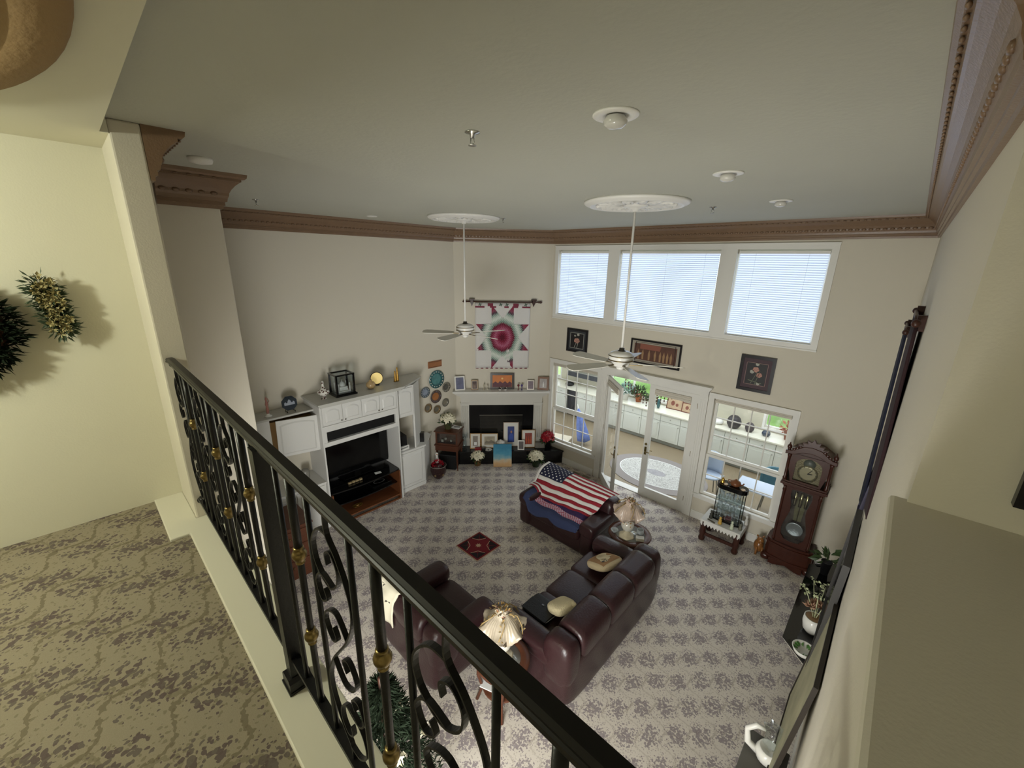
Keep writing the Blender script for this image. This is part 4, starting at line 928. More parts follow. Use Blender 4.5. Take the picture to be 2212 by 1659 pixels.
for s in (-1, 1):
    b = MB(); b.lathe([(.014, 0), (.014, .03), (.024, .045), (.018, .06), (.028, .085), (.022, .11), (0, .13)], 12, mx=Matrix.Translation((.74 if s > 0 else -.78, -.075, 0)) @ Matrix.Rotation(s * pi / 2, 4, 'Y')); b.build('finial', dkwood, rd)
    x = .68 if s > 0 else -.70
    b = MB(); b.box(x - .06, x + .06, -.10, -g, .035, .055); b.prism([(x - .05, .035), (x - .045, -.01), (x - .02, -.06), (x, -.11), (x + .02, -.06), (x + .045, -.01), (x + .05, .035)], -.045, -g, axis='y'); b.box(x - .03, x + .03, -.095, -.045, -.01, .035); b.build('bracket', dkwood, rd)
def F(x, d): # point in front of the fireplace wall
    U = (FB - FA).normalized(); N = Vector((U.y, -U.x)); p = FC + U * x + N * d; return (p.x, p.y)
ph = lambda nm, c, sc=9: mat(nm, c, .35, var=.6, vscale=sc)
Z1 = 1.766
bframe('photo_frame', 'tall white photo frame at the left end of the mantel', 'picture', (*F(-.985, .17), Z1), FR + 14, .235, .33, 12, wht, ph('photo_blue', '6c6f88'), fw=.028)
bframe('photo_frame', 'small brown photo frame, second from the left on the mantel', 'picture', (*F(-.65, .13), Z1), FR + 6, .16, .23, 12, mat('light_wood', 'a08466', .5), ph('photo_dark', '55423e'), mat('mat_cream', 'd6cfc0', .6), fw=.016, mw=.012, decor=[('couple', mat('couple_tone', 'a08878', .5), [[(-.09 - .05, .22), (-.09 + .05, .22), (-.09 + .045, .45), (-.09 + .02, .52), (-.09 + .02, .62), (-.09 - .02, .62), (-.09 - .02, .52), (-.09 - .045, .45)], [(.08 - .05, .22), (.08 + .05, .22), (.08 + .045, .45), (.08 + .02, .52), (.08 + .02, .62), (.08 - .02, .62), (.08 - .02, .52), (.08 - .045, .45)]])])
bframe('sunset_picture', 'black framed orange sunset picture with a pale sun on the mantel', 'picture', (*F(-.005, .07), Z1), FR, .56, .385, 5, mat('black_brown_frame', '2a1d18', .3), mat('sunset_orange', 'c8732e', .5, var=.25, vscale=4), fw=.05, decor=[('sun', mat('sun_pale', 'eec67c', .5), [disc(0, .66, .04, .055)]), ('mountains', mat('mountain_purple', '54202c', .5), [[(-.40, .14), (.40, .14), (.40, .38), (.3, .48), (.22, .36), (.12, .50), (.02, .38), (-.1, .50), (-.18, .37), (-.28, .48), (-.40, .36)]])])
bframe('photo_frame', 'small silver photo frame right of the sunset picture', 'picture', (*F(.66, .13), Z1), FR - 6, .165, .225, 12, mat('silver_frame', '9a948a', .3, metal=.5), ph('photo_color', '6a5560', 14), fw=.02)
bframe('photo_frame', 'large tilted brown wood photo frame at the right end of the mantel', 'picture', (*F(.95, .15), Z1), FR - 14, .26, .31, 13, brown_f, ph('photo_white', 'a59c98', 8), fw=.045, decor=[('white_gown', paper, [[(.02 - .05, .22), (.02 + .05, .22), (.02 + .045, .45), (.02 + .02, .52), (.02 + .02, .62), (.02 - .02, .62), (.02 - .02, .52), (.02 - .045, .45)]])])
for x, h, l, mt in ((-.435, .15, 'slim dark bird figurine on the mantel, left of the pair', 'b9b09a'), (-.36, .12, 'slim pale bird figurine on the mantel, right of the pair', 'cfc9b8')):
    pvase('figurine', l, 'figurine', (*F(x, .13), Z1), [(.03, 0), (.03, .01), (.008, .02), (.01, h * .5), (.02, h * .7), (.012, h * .9), (0, h)], mat('fig_' + mt, mt, .3), n=10)
for x, l, c in ((-.07, 'clear glass swan left before the sunset picture', 'd8d4cc'), (.06, 'clear glass swan right before the sunset picture', 'dcd8d2')):
    t = T('glass_swan', l, 'figurine', (*F(x, .22), Z1), FR, 'glass swans on the mantel')
    b = MB(); b.ball((0, 0, .025), (.035, .022, .022), 12, 8); b.build('swan_body', mat('milky_glass', c, .1, trans=.4), t); b = MB(); b.tube([(.02, 0, .035), (.04, 0, .06), (.03, 0, .085), (.015, 0, .08)], .006, 6); b.build('swan_neck', M['milky_glass'], t)
for x, l, c in ((.37, 'small dark red ornament, left of two on the mantel', '6e2430'), (.45, 'small violet ornament, right of two on the mantel', '4c3a78')):
    pvase('ornament', l, 'ornament', (*F(x, .15), Z1), [(.02, 0), (.008, .02), (.008, .08), (.028, .105), (.025, .13), (0, .145)], mat('orn_' + c, c, .25), n=10)
Z2 = .336
bframe('photo_frame', 'gold framed landscape with a red stand, left on the hearth', 'picture', (*F(-.64, .26), Z2), FR, .25, .37, 9, mat('gold_frame', '9b7746', .35, metal=.4), ph('photo_sepia', '8d8276', 6), mat('mat_white', 'dddad2', .6), fw=.015, mw=.05, decor=[('bright_doorway', paper, [[(-.12, .22), (.14, .22), (.14, .42), (-.12, .42)]])])
bframe('photo_frame', 'wide gold framed pale landscape, second on the hearth', 'picture', (*F(-.30, .24), Z2), FR, .40, .36, 8, M['gold_frame'], ph('photo_pale', 'aca088', 6), M['mat_white'], fw=.015, mw=.06, decor=[('far_hills', mat('hill_grey', '7d7464', .5), [[(-.32, .3), (.32, .3), (.30, .42), (.1, .55), (-.05, .45), (-.2, .52)]])])
bframe('photo_frame', 'tall silver framed portrait in blue with wide white mat on the hearth', 'picture', (*F(.22, .16), Z2), FR, .37, .60, 8, mat('champagne_frame', 'a89684', .35, metal=.3), ph('photo_royal', '2c3c7c', 9), M['mat_white'], fw=.015, mw=.09, decor=[('sitter', mat('sitter_face', 'a87c66', .5), [disc(.02, .60, .06, .05)]), ('garment', mat('garment_blue', '3450a8', .5), [[(-.16, .20), (.18, .20), (.14, .50), (.02, .55), (-.10, .48)]])])
bframe('photo_frame', 'gold framed picture of red dancers with white mat, right on the hearth', 'picture', (*F(.64, .24), Z2), FR, .33, .44, 9, M['gold_frame'], ph('photo_red', '8c4034', 10), M['mat_white'], fw=.015, mw=.065, decor=[('dancer', mat('dancer_orange', 'c0562e', .5), [[(-.15 - .05, .22), (-.15 + .05, .22), (-.15 + .045, .45), (-.15 + .02, .52), (-.15 + .02, .62), (-.15 - .02, .62), (-.15 - .02, .52), (-.15 - .045, .45)], [(.02 - .05, .22), (.02 + .05, .22), (.02 + .045, .45), (.02 + .02, .52), (.02 + .02, .62), (.02 - .02, .62), (.02 - .02, .52), (.02 - .045, .45)], [(.17 - .05, .22), (.17 + .05, .22), (.17 + .045, .45), (.17 + .02, .52), (.17 + .02, .62), (.17 - .02, .62), (.17 - .02, .52), (.17 - .045, .45)]])])
bframe('photo_frame', 'small white photo frame standing on the hearth front edge', 'picture', (*F(.45, .37), Z2), FR - 4, .16, .23, 12, wht, ph('photo_small', '4c4440', 16), fw=.022)
pvase('tureen', 'white lidded tureen on a blue floral saucer on the hearth', 'tureen', (*F(-.04, .33), Z2), [(.13, .0), (.14, .02), (.05, .03), (.045, .06), (.10, .09), (.115, .14), (.10, .18), (.105, .19), (.06, .225), (.02, .235), (.02, .25), (0, .255)], mat('tureen_grey', 'cfcac2', .2))
t = pvase('plate', 'white oval dish with dark centre lying on the hearth', 'plate', (*F(-.33, .37), Z2), [(0, .006), (.05, .006), (.085, .022), (.088, .02), (.06, 0), (0, 0)], wht); b = MB(); b.ball((0, 0, .01), (.02, .015, .008)); b.build('dish_center', blackm, t)
obox('box', 'small red box below the left hearth picture', 'box', (*F(-.56, .36), Z2), FR, [(-.09, .09, -.04, .04, 0, .06)], mat('red_box', '8a1c22', .4))
obox('clock', 'small black cube clock on the hearth edge', 'clock', (*F(-.45, .39), Z2), FR + 15, [(-.05, .05, -.03, .03, 0, .07)], black_m)
obox('box', 'grey marble box at the right of the hearth', 'box', (*F(.92, .22), Z2), FR, [(-.12, .12, -.07, .07, 0, .13)], mat('grey_marble', '86827a', .4, var=.2, vscale=12))
pvase('figurine', 'dark slim figurine standing on the grey marble box', 'figurine', (*F(.95, .21), Z2 + .131), [(.03, 0), (.025, .02), (.01, .06), (.02, .11), (0, .15)], mat('fig_dark', '4b4038', .5), n=10)
pvase('glass_vase', 'tall clear glass vase left on the hearth', 'vase', (*F(-.90, .30), Z2), [(.05, 0), (.06, .1), (.05, .25), (.07, .36), (.066, .36), (.045, .25), (.055, .1), (0, .02)], clear)
pt = lambda l, loc, R, H, potm, fm, nf, fs, grp, lm=green_m, nl=70: pot_plant(l, loc, potm, R, H, lm, nl, R * .55, fm, nf, fs, 'plant', 'poinsettia', (R * .42, R * .55, H * .42), grp)
pt('red poinsettia in a dark pot on the right end of the hearth', (*F(1.10, .27), Z2), .165, .42, blackm, redp, 24, .085, 'red poinsettias')
pt('white poinsettia in a tan foil pot on the carpet, left of the blue canvas', (-6.62, 5.93, 0.0), .17, .36, mat('tan_foil', '98764a', .4, metal=.2), cream, 20, .08, 'white poinsettias')
pt('white poinsettia in a dark green pot on the carpet, right of the blue canvas', (-5.62, 6.88, 0.0), .19, .38, mat('green_foil', '3a4a32', .4), cream, 24, .08, 'white poinsettias')
# canvas leaning against hearth
cvm = mat('canvas_sky_sand', '4b97b4', .6); nt = cvm.node_tree; N_ = nt.nodes; tcn = N_.new('ShaderNodeTexCoord'); sp_ = N_.new('ShaderNodeSeparateXYZ'); cr = N_.new('ShaderNodeValToRGB'); ns = N_.new('ShaderNodeTexNoise'); ns.inputs['Scale'].default_value = 9; ad = N_.new('ShaderNodeMath'); ad.operation = 'MULTIPLY_ADD'; ad.inputs[1].default_value = .35
nt.links.new(tcn.outputs['Generated'], sp_.inputs[0]); nt.links.new(tcn.outputs['Object'], ns.inputs[0]); nt.links.new(ns.outputs[0], ad.inputs[0]); nt.links.new(sp_.outputs[2], ad.inputs[2]); nt.links.new(ad.outputs[0], cr.inputs[0])
for p_, c_ in ((0, 'b08a5a'), (.32, 'cfa878'), (.45, 'cdbb9c'), (.55, '8ab0b8'), (.75, '4b97b4'), (1, '2f7fa0')):
    e = cr.color_ramp.elements.new(p_) if 0 < p_ < 1 else cr.color_ramp.elements[0 if p_ == 0 else -1]; e.position = p_; e.color = RGB(c_)
nt.links.new(cr.outputs[0], N_['Principled BSDF'].inputs['Base Color'])
cv = T('canvas', 'unframed canvas of blue sky over sand leaning on the black hearth', 'canvas', (*F(0.0, .58), 0), FR)
mx = Matrix.Rotation(radians(-13), 4, 'X'); b = MB(); b.box(-.215, .215, -.02, 0, .005, .545, mx=mx); b.build('painted_face', cvm, cv, bevel=.003)
# side table left of hearth
t = T('side_table', 'red-brown wooden curio side table with a glass front case left of the hearth', 'table', (-7.03, 5.42, 0), 33)
for x in (-.24, .24):
    for y in (-.17, .17): b = MB(); b.tube([(x, y, .50), (x, y, .25), (x * 1.04, y * 1.04, 0)], .02, 4, rs=[.026, .022, .014]); b.build('leg', midwood, t)
b = MB(); b.box(-.27, .27, -.20, .20, .48, .60); b.build('apron', midwood, t, bevel=.005)
b = MB(); b.box(-.29, .29, -.22, .22, .595, .62); b.build('table_ledge', midwood, t, bevel=.005)
b = MB(); b.box(-.26, -.22, -.19, .19, .62, .93); b.box(.22, .26, -.19, .19, .62, .93); b.box(-.22, .22, -.19, -.16, .62, .66); b.box(-.22, .22, -.19, -.16, .90, .93); b.box(-.22, .22, .15, .19, .62, .93); b.build('case_frame', midwood, t)
b = MB(); b.box(-.22, .22, -.18, -.175, .66, .90); b.build('case_glass', clear, t)
b = MB(); b.box(-.22, .22, -.02, .14, .63, .88); b.build('case_lining', mat('case_lining', '5a4233', .7, var=.4, vscale=20), t)
b = MB(); b.ball((-.05, -.1, .74), (.03, .02, .03)); b.ball((.08, -.1, .70), (.025, .02, .03)); b.box(-.15, -.1, -.12, -.08, .66, .72); b.build('case_trinket', mat('trinket_silver', 'a8a296', .3), t)
b = MB(); b.box(-.29, .29, -.22, .22, .93, .95); b.build('table_top', midwood, t, bevel=.005)
pt('white poinsettia in a green pot on the brown curio table', (-7.06, 5.42, .951), .18, .36, mat('olive_foil', '5f6142', .4), cream, 22, .085, 'white poinsettias')
obox('paper_sheet', 'white printed sheet with dark pens on the curio table corner', 'paper', (-6.98, 5.60, .951), 20, [(-.11, .11, -.09, .09, 0, .003)], paper, bevel=0)
obox('pen', 'black pen lying on the white sheet on the curio table', 'pen', (-6.97, 5.61, .955), 40, [(-.07, .07, -.008, .008, 0, .012)], blackm)
obox('box', 'black fabric ottoman box under the brown curio table', 'box', (-7.02, 5.40, 0), 33, [(-.20, .20, -.13, .13, 0, .36)], blackm, bevel=.02)
t = pvase('planter', 'dark red lacquer planter with gold flowers on the carpet by the cabinet', 'planter', (-6.80, 4.92, 0), [(.09, 0), (.11, .02), (.165, .12), (.18, .2), (.165, .27), (.17, .29), (.18, .30), (.165, .305), (.15, .28), (0, .27)], mat('lacquer_red', '2c0f12', .15, coat=.6), n=28)
b = MB(); b.tube([(.175 * cos(a_ * pi / 12), .175 * sin(a_ * pi / 12), .30) for a_ in range(24)], .006, 6, closed=True); b.build('metal_rim', mat('silver_frame', '9a948a'), t)
b = MB()
for i in range(12):
    a = 2 * pi * i / 12; z = .12 + .06 * (i % 2); r = .172
    for q in range(5): an = 2 * pi * q / 5; tx = Vector((-sin(a), cos(a), 0)); b.leaf((r * cos(a), r * sin(a), z), tx * cos(an) + Vector((0, 0, 1)) * sin(an), .03, .018, nrm=(cos(a), sin(a), 0), fold=.05)
o = b.build('gold_flower', mat('dull_gold', '8a744c', .4), t); o['kind'] = 'stuff'
t = T('poinsettia', 'red poinsettia heads filling the dark lacquer planter', 'plant', (-6.82, 4.92, .28), 0, 'red poinsettias'); b = MB()
for i in range(90):
    d = Vector((random.gauss(0, 1), random.gauss(0, 1), abs(random.gauss(.4, .5)))).normalized(); b.leaf(Vector((d.x * .09, d.y * .09, .02 + d.z * .07)), d, .06, .04)
o = b.build('petals', redp, t); o['kind'] = 'stuff'
t = pvase('figurine', 'white porcelain goose figurine between cabinet and curio table', 'figurine', (-6.98, 5.02, .0), [(.06, 0), (.08, .05), (.09, .16), (.08, .26), (.04, .34), (.025, .42), (.035, .46), (.03, .49), (0, .51)], wht, n=16)
b = MB(); b.ball((0.03, -.02, .475), (.03, .012, .008)); b.build('beak', mat('beak_orange', 'b8642c', .5), t)
#@@P4
# ---------------------------------------------------------------- leather seating
def sofa(name, label, cat, loc, rz, w, d, n, hb=.90, ha=.64, aw=.27, group='burgundy leather seating'):
    t = T(name, label, cat, loc, rz, group); iw = w - 2 * aw; y0 = -d / 2
    b = MB(); b.cush((0, .02, .19), (w / 2 - .02, d / 2 - .03, .17), 9, 8); b.build('base', leather, t)
    b = MB(); b.cush((0, d / 2 - .13, .33), (w / 2 - .01, .13, .31), 7, 12); b.build('back_shell', leather, t)
    cw = iw / n
    for i in range(n):
        x = -iw / 2 + cw * (i + .5)
        b = MB(); b.cush((x, -.08, .385), (cw / 2 + .010, d / 2 - .08, .10), 10, 14, bulge=.08); b.build('seat_cushion', leather, t)
        mx = Matrix.Translation((x, d / 2 - .19, .655)) @ Matrix.Rotation(radians(-7), 4, 'X'); hx = cw / 2 + .014
        b = MB(); b.cush((0, 0, 0), (hx, .195, hb - .665), 2.9, 16, mx=mx, px=9); b.build('back_cushion', leather, t)
    for s in (-1, 1):
        x = s * (w / 2 - aw / 2)
        b = MB(); b.cush((x, -.02, .30), (aw / 2 - .008, d / 2 - .03, .28), 7, 10); b.build('arm', leather, t)
        b = MB(); b.cush((x, -.10, ha - .10), (aw / 2 + .014, d / 2 - .10, .12), 2.8, 14, px=8, ax='y'); b.build('arm_pad', leather, t)
        b = MB(); b.cush((x, d / 2 - .195, .56), (aw / 2 + .012, .19, hb - .60), 3.6, 14); b.build('corner_cushion', leather, t)
    ft = None
    for sx in (-1, 1):
        for sy in (-1, 1):
            if ft is None: g_ = MB(); g_.lathe([(.022, 0), (.034, .045)], 10); ft = g_.build('foot', blackm, t); ft.location = (sx * (w / 2 - .12), sy * (d / 2 - .12), 0)
            else: pcopy(ft, t, (sx * (w / 2 - .12), sy * (d / 2 - .12), 0))
    return t
sofa('sofa', 'long burgundy leather sofa with three seats beside the round glass table', 'sofa', (-2.225, 3.895, 0), -90, 2.23, 1.00, 3)
sofa('loveseat', 'burgundy leather loveseat draped with a striped flag', 'sofa', (-3.62, 5.40, 0), 0, 1.58, .93, 2)
sofa('armchair', 'burgundy leather armchair with a cream embroidered throw on its back', 'armchair', (-3.45, 2.40, 0), 180, 1.18, .95, 1)
# surfaces of the loveseat for draping
def lsz(x, y):
    lx, ly = x + 3.62, y - 5.40
    s = lambda a: 1 / (1 + math.exp(-a))
    seat = .51; back = .965 - 1.0 * max(0, ly - .32) ** 2
    z = seat + (back - seat) * s((ly + .02) * 15)
    arm = .70 * s((abs(lx) - .47) * 26) * s((.92 - abs(lx)) * 26)
    return max(z, arm if abs(lx) > .45 else 0)
fr_, fw_, fb_ = mat('flag_red', '8c1b2a', .75), mat('flag_white', 'dcd8d4', .75), mat('flag_navy', '191c38', .75)
t = T('flag', 'red white and blue striped flag with white stars draped over the loveseat', 'flag', (-3.6, 5.4, .9))
C00, C10, C01, C11 = (-4.36, 5.73), (-2.80, 5.66), (-4.42, 5.17), (-3.08, 5.26)
def fpt(u, v, off=0):
    x = (C00[0] * (1 - u) + C10[0] * u) * (1 - v) + (C01[0] * (1 - u) + C11[0] * u) * v
    y = (C00[1] * (1 - u) + C10[1] * u) * (1 - v) + (C01[1] * (1 - u) + C11[1] * u) * v
    # gravity pleats
    z = lsz(x, y) + .030 + off + .008 * sin(u * 26 + v * 5) * v + .005 * sin(u * 11 - v * 7)
    return (x + 3.6, y - 5.4, z - .9)
b = MB()
for r in range(13):
    v0, v1 = r / 13, (r + 1) / 13; u0 = .40 if r < 7 else .035
    b2 = MB(); b2.grid(lambda u, v: fpt(u0 + (1 - u0) * u, v0 + (v1 - v0) * v), 40, 3); b2.build('stripe', fr_ if r % 2 == 0 else fw_, t, solid=.004)
b = MB(); b.grid(lambda u, v: fpt(.035 + .365 * u, v * 7 / 13), 20, 12); b.build('canton', fb_, t, solid=.004)
b = MB(); b.grid(lambda u, v: fpt(.035 * u, v), 2, 24); b.build('hoist_band', fw_, t, solid=.006)
st = MB()
for r in range(9):
    for c in range(6 if r % 2 == 0 else 5):
        uc = .035 + .365 * ((c + .5) / 6 if r % 2 == 0 else (c + 1) / 6); vc = (r + .6) / 9.2 * 7 / 13
        P = [fpt(uc + .0125 * (1 if k % 2 == 0 else .42) * sin(k * pi / 5), vc + .021 * (1 if k % 2 == 0 else .42) * cos(k * pi / 5), .006) for k in range(10)]
        st.add([fpt(uc, vc, .007)] + P, [(0, 1 + k, 1 + (k + 1) % 10) for k in range(10)])
o = st.build('stars', mat('star_white', 'f0eeea', .7), t); o['kind'] = 'stuff'
t = T('blanket', 'blue knitted blanket with a red and white patterned band under the flag', 'blanket', (-3.6, 5.1, .55))
D00, D10, D01, D11 = (-4.30, 5.36), (-3.05, 5.30), (-4.27, 4.90), (-3.13, 4.92)
bk = mat('blanket_blue', '363f62', .95, bump=.5, bscale=90)
def bpt(u, v, off=0):
    x = (D00[0] * (1 - u) + D10[0] * u) * (1 - v) + (D01[0] * (1 - u) + D11[0] * u) * v
    y = (D00[1] * (1 - u) + D10[1] * u) * (1 - v) + (D01[1] * (1 - u) + D11[1] * u) * v - .0
    y = y - .035 * abs(sin(u * 2 * pi)) * v
    z = .505 + .01 * sin(u * 17) - max(0, 4.97 - y) * 1.1 + max(0, lsz(x, y) - .50) * .9
    return (x + 3.6, y - 5.1, z + off - .55)
b = MB(); b.grid(lambda u, v: bpt(u, v), 36, 18); b.build('knit_body', bk, t, solid=.012)
chk = mat('blanket_pattern', '8c2c48', .95); nt = chk.node_tree; N_ = nt.nodes; ck = N_.new('ShaderNodeTexChecker'); ck.inputs['Scale'].default_value = 46; ck.inputs[1].default_value = RGB('a03450'); ck.inputs[2].default_value = RGB('c8b8c8'); tcn = N_.new('ShaderNodeTexCoord'); nt.links.new(tcn.outputs['Object'], ck.inputs[0]); nt.links.new(ck.outputs[0], N_['Principled BSDF'].inputs['Base Color'])
b = MB(); b.grid(lambda u, v: bpt(.12 + .84 * u, .34 + .26 * v, .012), 36, 4); b.build('patterned_band', chk, t)
b = MB(); b.grid(lambda u, v: bpt(.14 + .80 * u, .10 + .24 * v, .011), 36, 4); b.build('inner_band', mat('blanket_plum', '3c2a54', .95, var=.6, vscale=40), t)
# throw over the armchair's arm/back
t = T('throw', 'cream throw with small embroidered birds over the armchair', 'throw', (-3.78, 2.1, .8))
def tpt(u, v):
    pr_ = [(2.20, .74), (2.14, .86), (2.06, .925), (1.97, .90), (1.915, .78), (1.90, .60), (1.905, .42)]
    s = u * 6; i = min(int(s), 5); f = s - i; y = pr_[i][0] * (1 - f) + pr_[i + 1][0] * f; z = pr_[i][1] * (1 - f) + pr_[i + 1][1] * f
    x = -4.00 + (.10 * max(0, .5 - u)) + v * (.46 - .10 * u) + .02 * sin(u * 6)
    return (x + 3.78, y - 2.1 - (.012 * sin(v * 9 + u * 4) if u > .5 else 0), z + .012 - .8)
b = MB(); b.grid(tpt, 24, 10); b.build('cloth', mat('throw_cream', 'dcd5be', .9), t, solid=.014)
b = MB()
for u, v in ((.55, .3), (.7, .75), (.35, .6), (.2, .3), (.85, .35)):
    p = Vector(tpt(u, v)) + Vector((0, 0, .014))
    for k in range(5): b.leaf(p, (random.gauss(0, 1), random.gauss(0, 1), .05), .05, .02, nrm=(0, 0, 1), fold=.02)
b.build('embroidery', mat('embroidery_grey', '6f6a66', .9), t)
# cushions and bag on the sofa
t = T('cushion', 'square plush cushion with a white dog picture and tan fur edge on the sofa', 'cushion', (-2.33, 4.46, .63), -14)
mx = Matrix.Rotation(radians(-22), 4, 'Y') @ Matrix.Rotation(radians(0), 4, 'X')
b = MB(); b.cush((0, 0, 0), (.215, .215, .06), 3.2, 14, mx=mx); b.build('fur_edge', mat('tan_fur', 'cdb996', .95, bump=1, bscale=120), t)
b = MB(); b.grid(lambda u, v: mx @ Vector((-.165 + .33 * u, -.165 + .33 * v, .004 + .06 * max(0, 1 - abs((-.165 + .33 * u) / .215) ** 3.2 - abs((-.165 + .33 * v) / .215) ** 3.2) ** (1 / 3.2))), 8, 8); b.build('plush_panel', mat('plush_brown', '9a7652', .95, var=.35, vscale=6), t)
dg = mat('plush_white', 'd9c9a4', .95); b = MB()
def flatp(b, pl, z): n = len(pl); b.add([tuple(mx @ Vector((p[0], p[1], z))) for p in pl], [tuple(range(n))])
for s in (disc(-.01, .0, .11, .085), disc(.07, -.06, .06, .055), [(-.12, .0), (-.06, .1), (-.03, .05)], [(-.02, .08), (.04, .12), (.04, .05)], disc(-.08, .03, .05, .09)): flatp(b, s, .0665)
b.build('dog_picture', dg, t)
b = MB()
for s in (disc(.09, -.095, .018, .028), disc(.06, -.03, .010, .012), disc(.11, -.05, .010, .012)): flatp(b, s, .0675)
b.build('dog_eye', blackm, t)
t = T('cushion', 'small fluffy cream cushion at the near end of the sofa', 'cushion', (-2.30, 3.42, .62), -15)
mx = Matrix.Rotation(radians(-24), 4, 'Y')
b = MB(); b.cush((0, 0, 0), (.15, .15, .065), 3.6, 14, mx=mx); b.build('fleece_body', mat('fleece_cream', 'd8c9a2', .98, bump=1.5, bscale=110), t)
b = MB(); b.ball((.13, .08, .10), (.045, .03, .03), 8, 6); b.build('fleece_ear', M['fleece_cream'], t)
t = T('bag', 'flat black leather case lying on the near sofa seat', 'bag', (-2.51, 3.29, .505), 0)
b = MB(); b.cush((0, 0, .025), (.19, .17, .025), 8, 8); b.build('bag_body', mat('black_leather', '101012', .4, bump=.2, bscale=60), t)
b = MB(); b.prism([(-.185, -.165), (.185, -.165), (.185, .05), (-.185, .05)], .05, .058); b.build('flap', M['black_leather'], t, bevel=.004)
b = MB(); b.box(-.01, .02, .02, .04, .058, .064); b.build('snap', mat('snap_silver', '8d8d8d', .3, metal=1), t)
b = MB(); b.tube([(.185, -.15, .04), (.21, 0, .05), (.19, .15, .04)], .006, 6); b.build('strap', M['snap_silver'], t)
# ---------------------------------------------------------------- lamp tables and lamps
def rtable(label, x, y, R, z, grp):
    t = T('end_table', label, 'table', (x, y, 0), 0, grp)
    b = MB(); b.lathe([(R - .10, z - .035), (R - .005, z - .03), (R, z - .015), (R - .008, z), (R - .095, z), (R - .10, z - .008), (R - .10, z - .035)], 36); b.build('rim', midwood, t)
    b = MB(); b.lathe([(.001, z - .014), (R - .098, z - .014), (R - .098, z - .008), (.001, z - .008)], 36); b.build('glass_top', mat('tabletop_glass', '8e8f8a', .06, coat=.6), t)
    b = MB(); b.lathe([(R - .05, z - .10), (R - .04, z - .10), (R - .04, z - .035), (R - .05, z - .035)], 30); b.build('apron', midwood, t)
    lg = None
    for k in range(4):
        a = radians(45 + 90 * k)
        if lg is None: g_ = MB(); g_.tube([(R - .06, 0, z - .04), (R - .045, 0, z * .6), (R - .09, 0, z * .3), (R - .03, 0, 0)], .02, 8, rs=[.024, .022, .015, .02]); lg = g_.build('leg', midwood, t); lg.rotation_euler = (0, 0, a)
        else: pcopy(lg, t, rot=(0, 0, a))
    b = MB(); b.lathe([(.001, z * .32), (R - .10, z * .32), (R - .09, z * .34), (R - .10, z * .36), (.001, z * .36)], 28); b.build('lower_shelf', midwood, t)
    return t
rtable('round wooden end table with glass inset between sofa and loveseat', -2.42, 5.36, .33, .60, 'round lamp tables')
rtable('round wooden end table with glass inset behind the railing between armchair and sofa', -2.36, 2.45, .30, .60, 'round lamp tables')
def lamp(label, x, y, z, sh, seed):
    random.seed(seed); t = T('table_lamp', label, 'lamp', (x, y, z), 0, 'flowered glass parlour lamps')
    b = MB(); b.lathe([(.001, 0), (.115, .0), (.12, .012), (.10, .03), (.07, .04), (.055, .07), (.03, .085), (.028, .10)], 24, wav=lambda r, z_, a, k: (r * (1 + .06 * cos(6 * a)), z_)); b.build('base', mat('lamp_cream', 'cfc4a8', .3, var=.2, vscale=25), t)
    b = MB(); b.lathe([(.03, .10), (.075, .13), (.098, .18), (.098, .23), (.07, .28), (.03, .305), (.04, .315)], 26); b.build('glass_globe', mat('opal_glass', 'e2ded2', .08, trans=.25, coat=.4), t)
    b = MB(); b.lathe([(.045, .312), (.05, .325), (.025, .34), (.02, .40), (.03, .41)], 16); b.build('neck', gold, t)
    b = MB(); n = 72; prf = [(.235, .40), (.215, .42), (.19, .45), (.17, .49), (.14, .53), (.10, .56), (.06, .59), (.085, .625)]
    b.lathe(prf, 144, wav=lambda r, z_, a, k: (r * (1 + (.12, .11, .08, .05, .02, .03, .04, .10)[k] * cos(6 * a) + .014 * cos(36 * a)), z_ + (.045, .035, .015, 0, 0, 0, 0, .01)[k] * cos(6 * a)))
    b.build('ruffled_shade', mat('shade_' + sh, sh, .25, trans=.35, var=.12, vscale=40), t)
    for zc, rr_, nf in ((.585, .06, 20), (.30, .10, 12)):
        b = MB()
        for i in range(nf * 8):
            a = random.uniform(0, 2 * pi); q = rr_ * random.uniform(.5, 1.25); p = (q * cos(a), q * sin(a) - (.05 if zc < .5 else 0), zc + random.uniform(-.02, .06)); b.leaf(p, (random.gauss(0, 1), random.gauss(0, 1), random.gauss(.3, 1)), .035, .02, mi=random.choice((0, 0, 1, 2)))
        o = b.build('flower_cluster', [mat('dried_gold', '8a6c36', .6), mat('dusty_pink', 'bb8f80', .6), mat('pale_bloom', 'd8cbb0', .6)], t); o['kind'] = 'stuff'
    for k in range(5):
        a = k * 1.256 + .4; b = MB(); b.tube([(.07 * cos(a), .07 * sin(a), .585), (.15 * cos(a + .2), .15 * sin(a + .2), .57), (.21 * cos(a), .21 * sin(a), .50), (.235 * cos(a - .15), .235 * sin(a - .15), .43)], .006, 5)
        for j in range(8): f = j / 7; b.leaf((.07 * cos(a) + f * .15 * cos(a), .07 * sin(a) + f * .15 * sin(a), .60 - .15 * f * f), (cos(a + j), sin(a + j), .2), .035, .018)
        b.build('trailing_vine', mat('vine_tan', '9c8456', .6), t)
    return t
lamp('table lamp with pinkish ruffled glass shade between sofa and loveseat', -2.42, 5.25, .60, 'd9c3b2', 21)
lamp('table lamp with clear ribbed glass shade behind the railing', -2.36, 2.45, .60, 'cdbfa9', 22)
pvase('glass_dish', 'small cut glass dish on the end table by the loveseat', 'dish', (-2.60, 5.20, .60), [(.03, 0), (.045, .03), (.06, .05), (.055, .05), (.03, .02), (0, .01)], crystal)
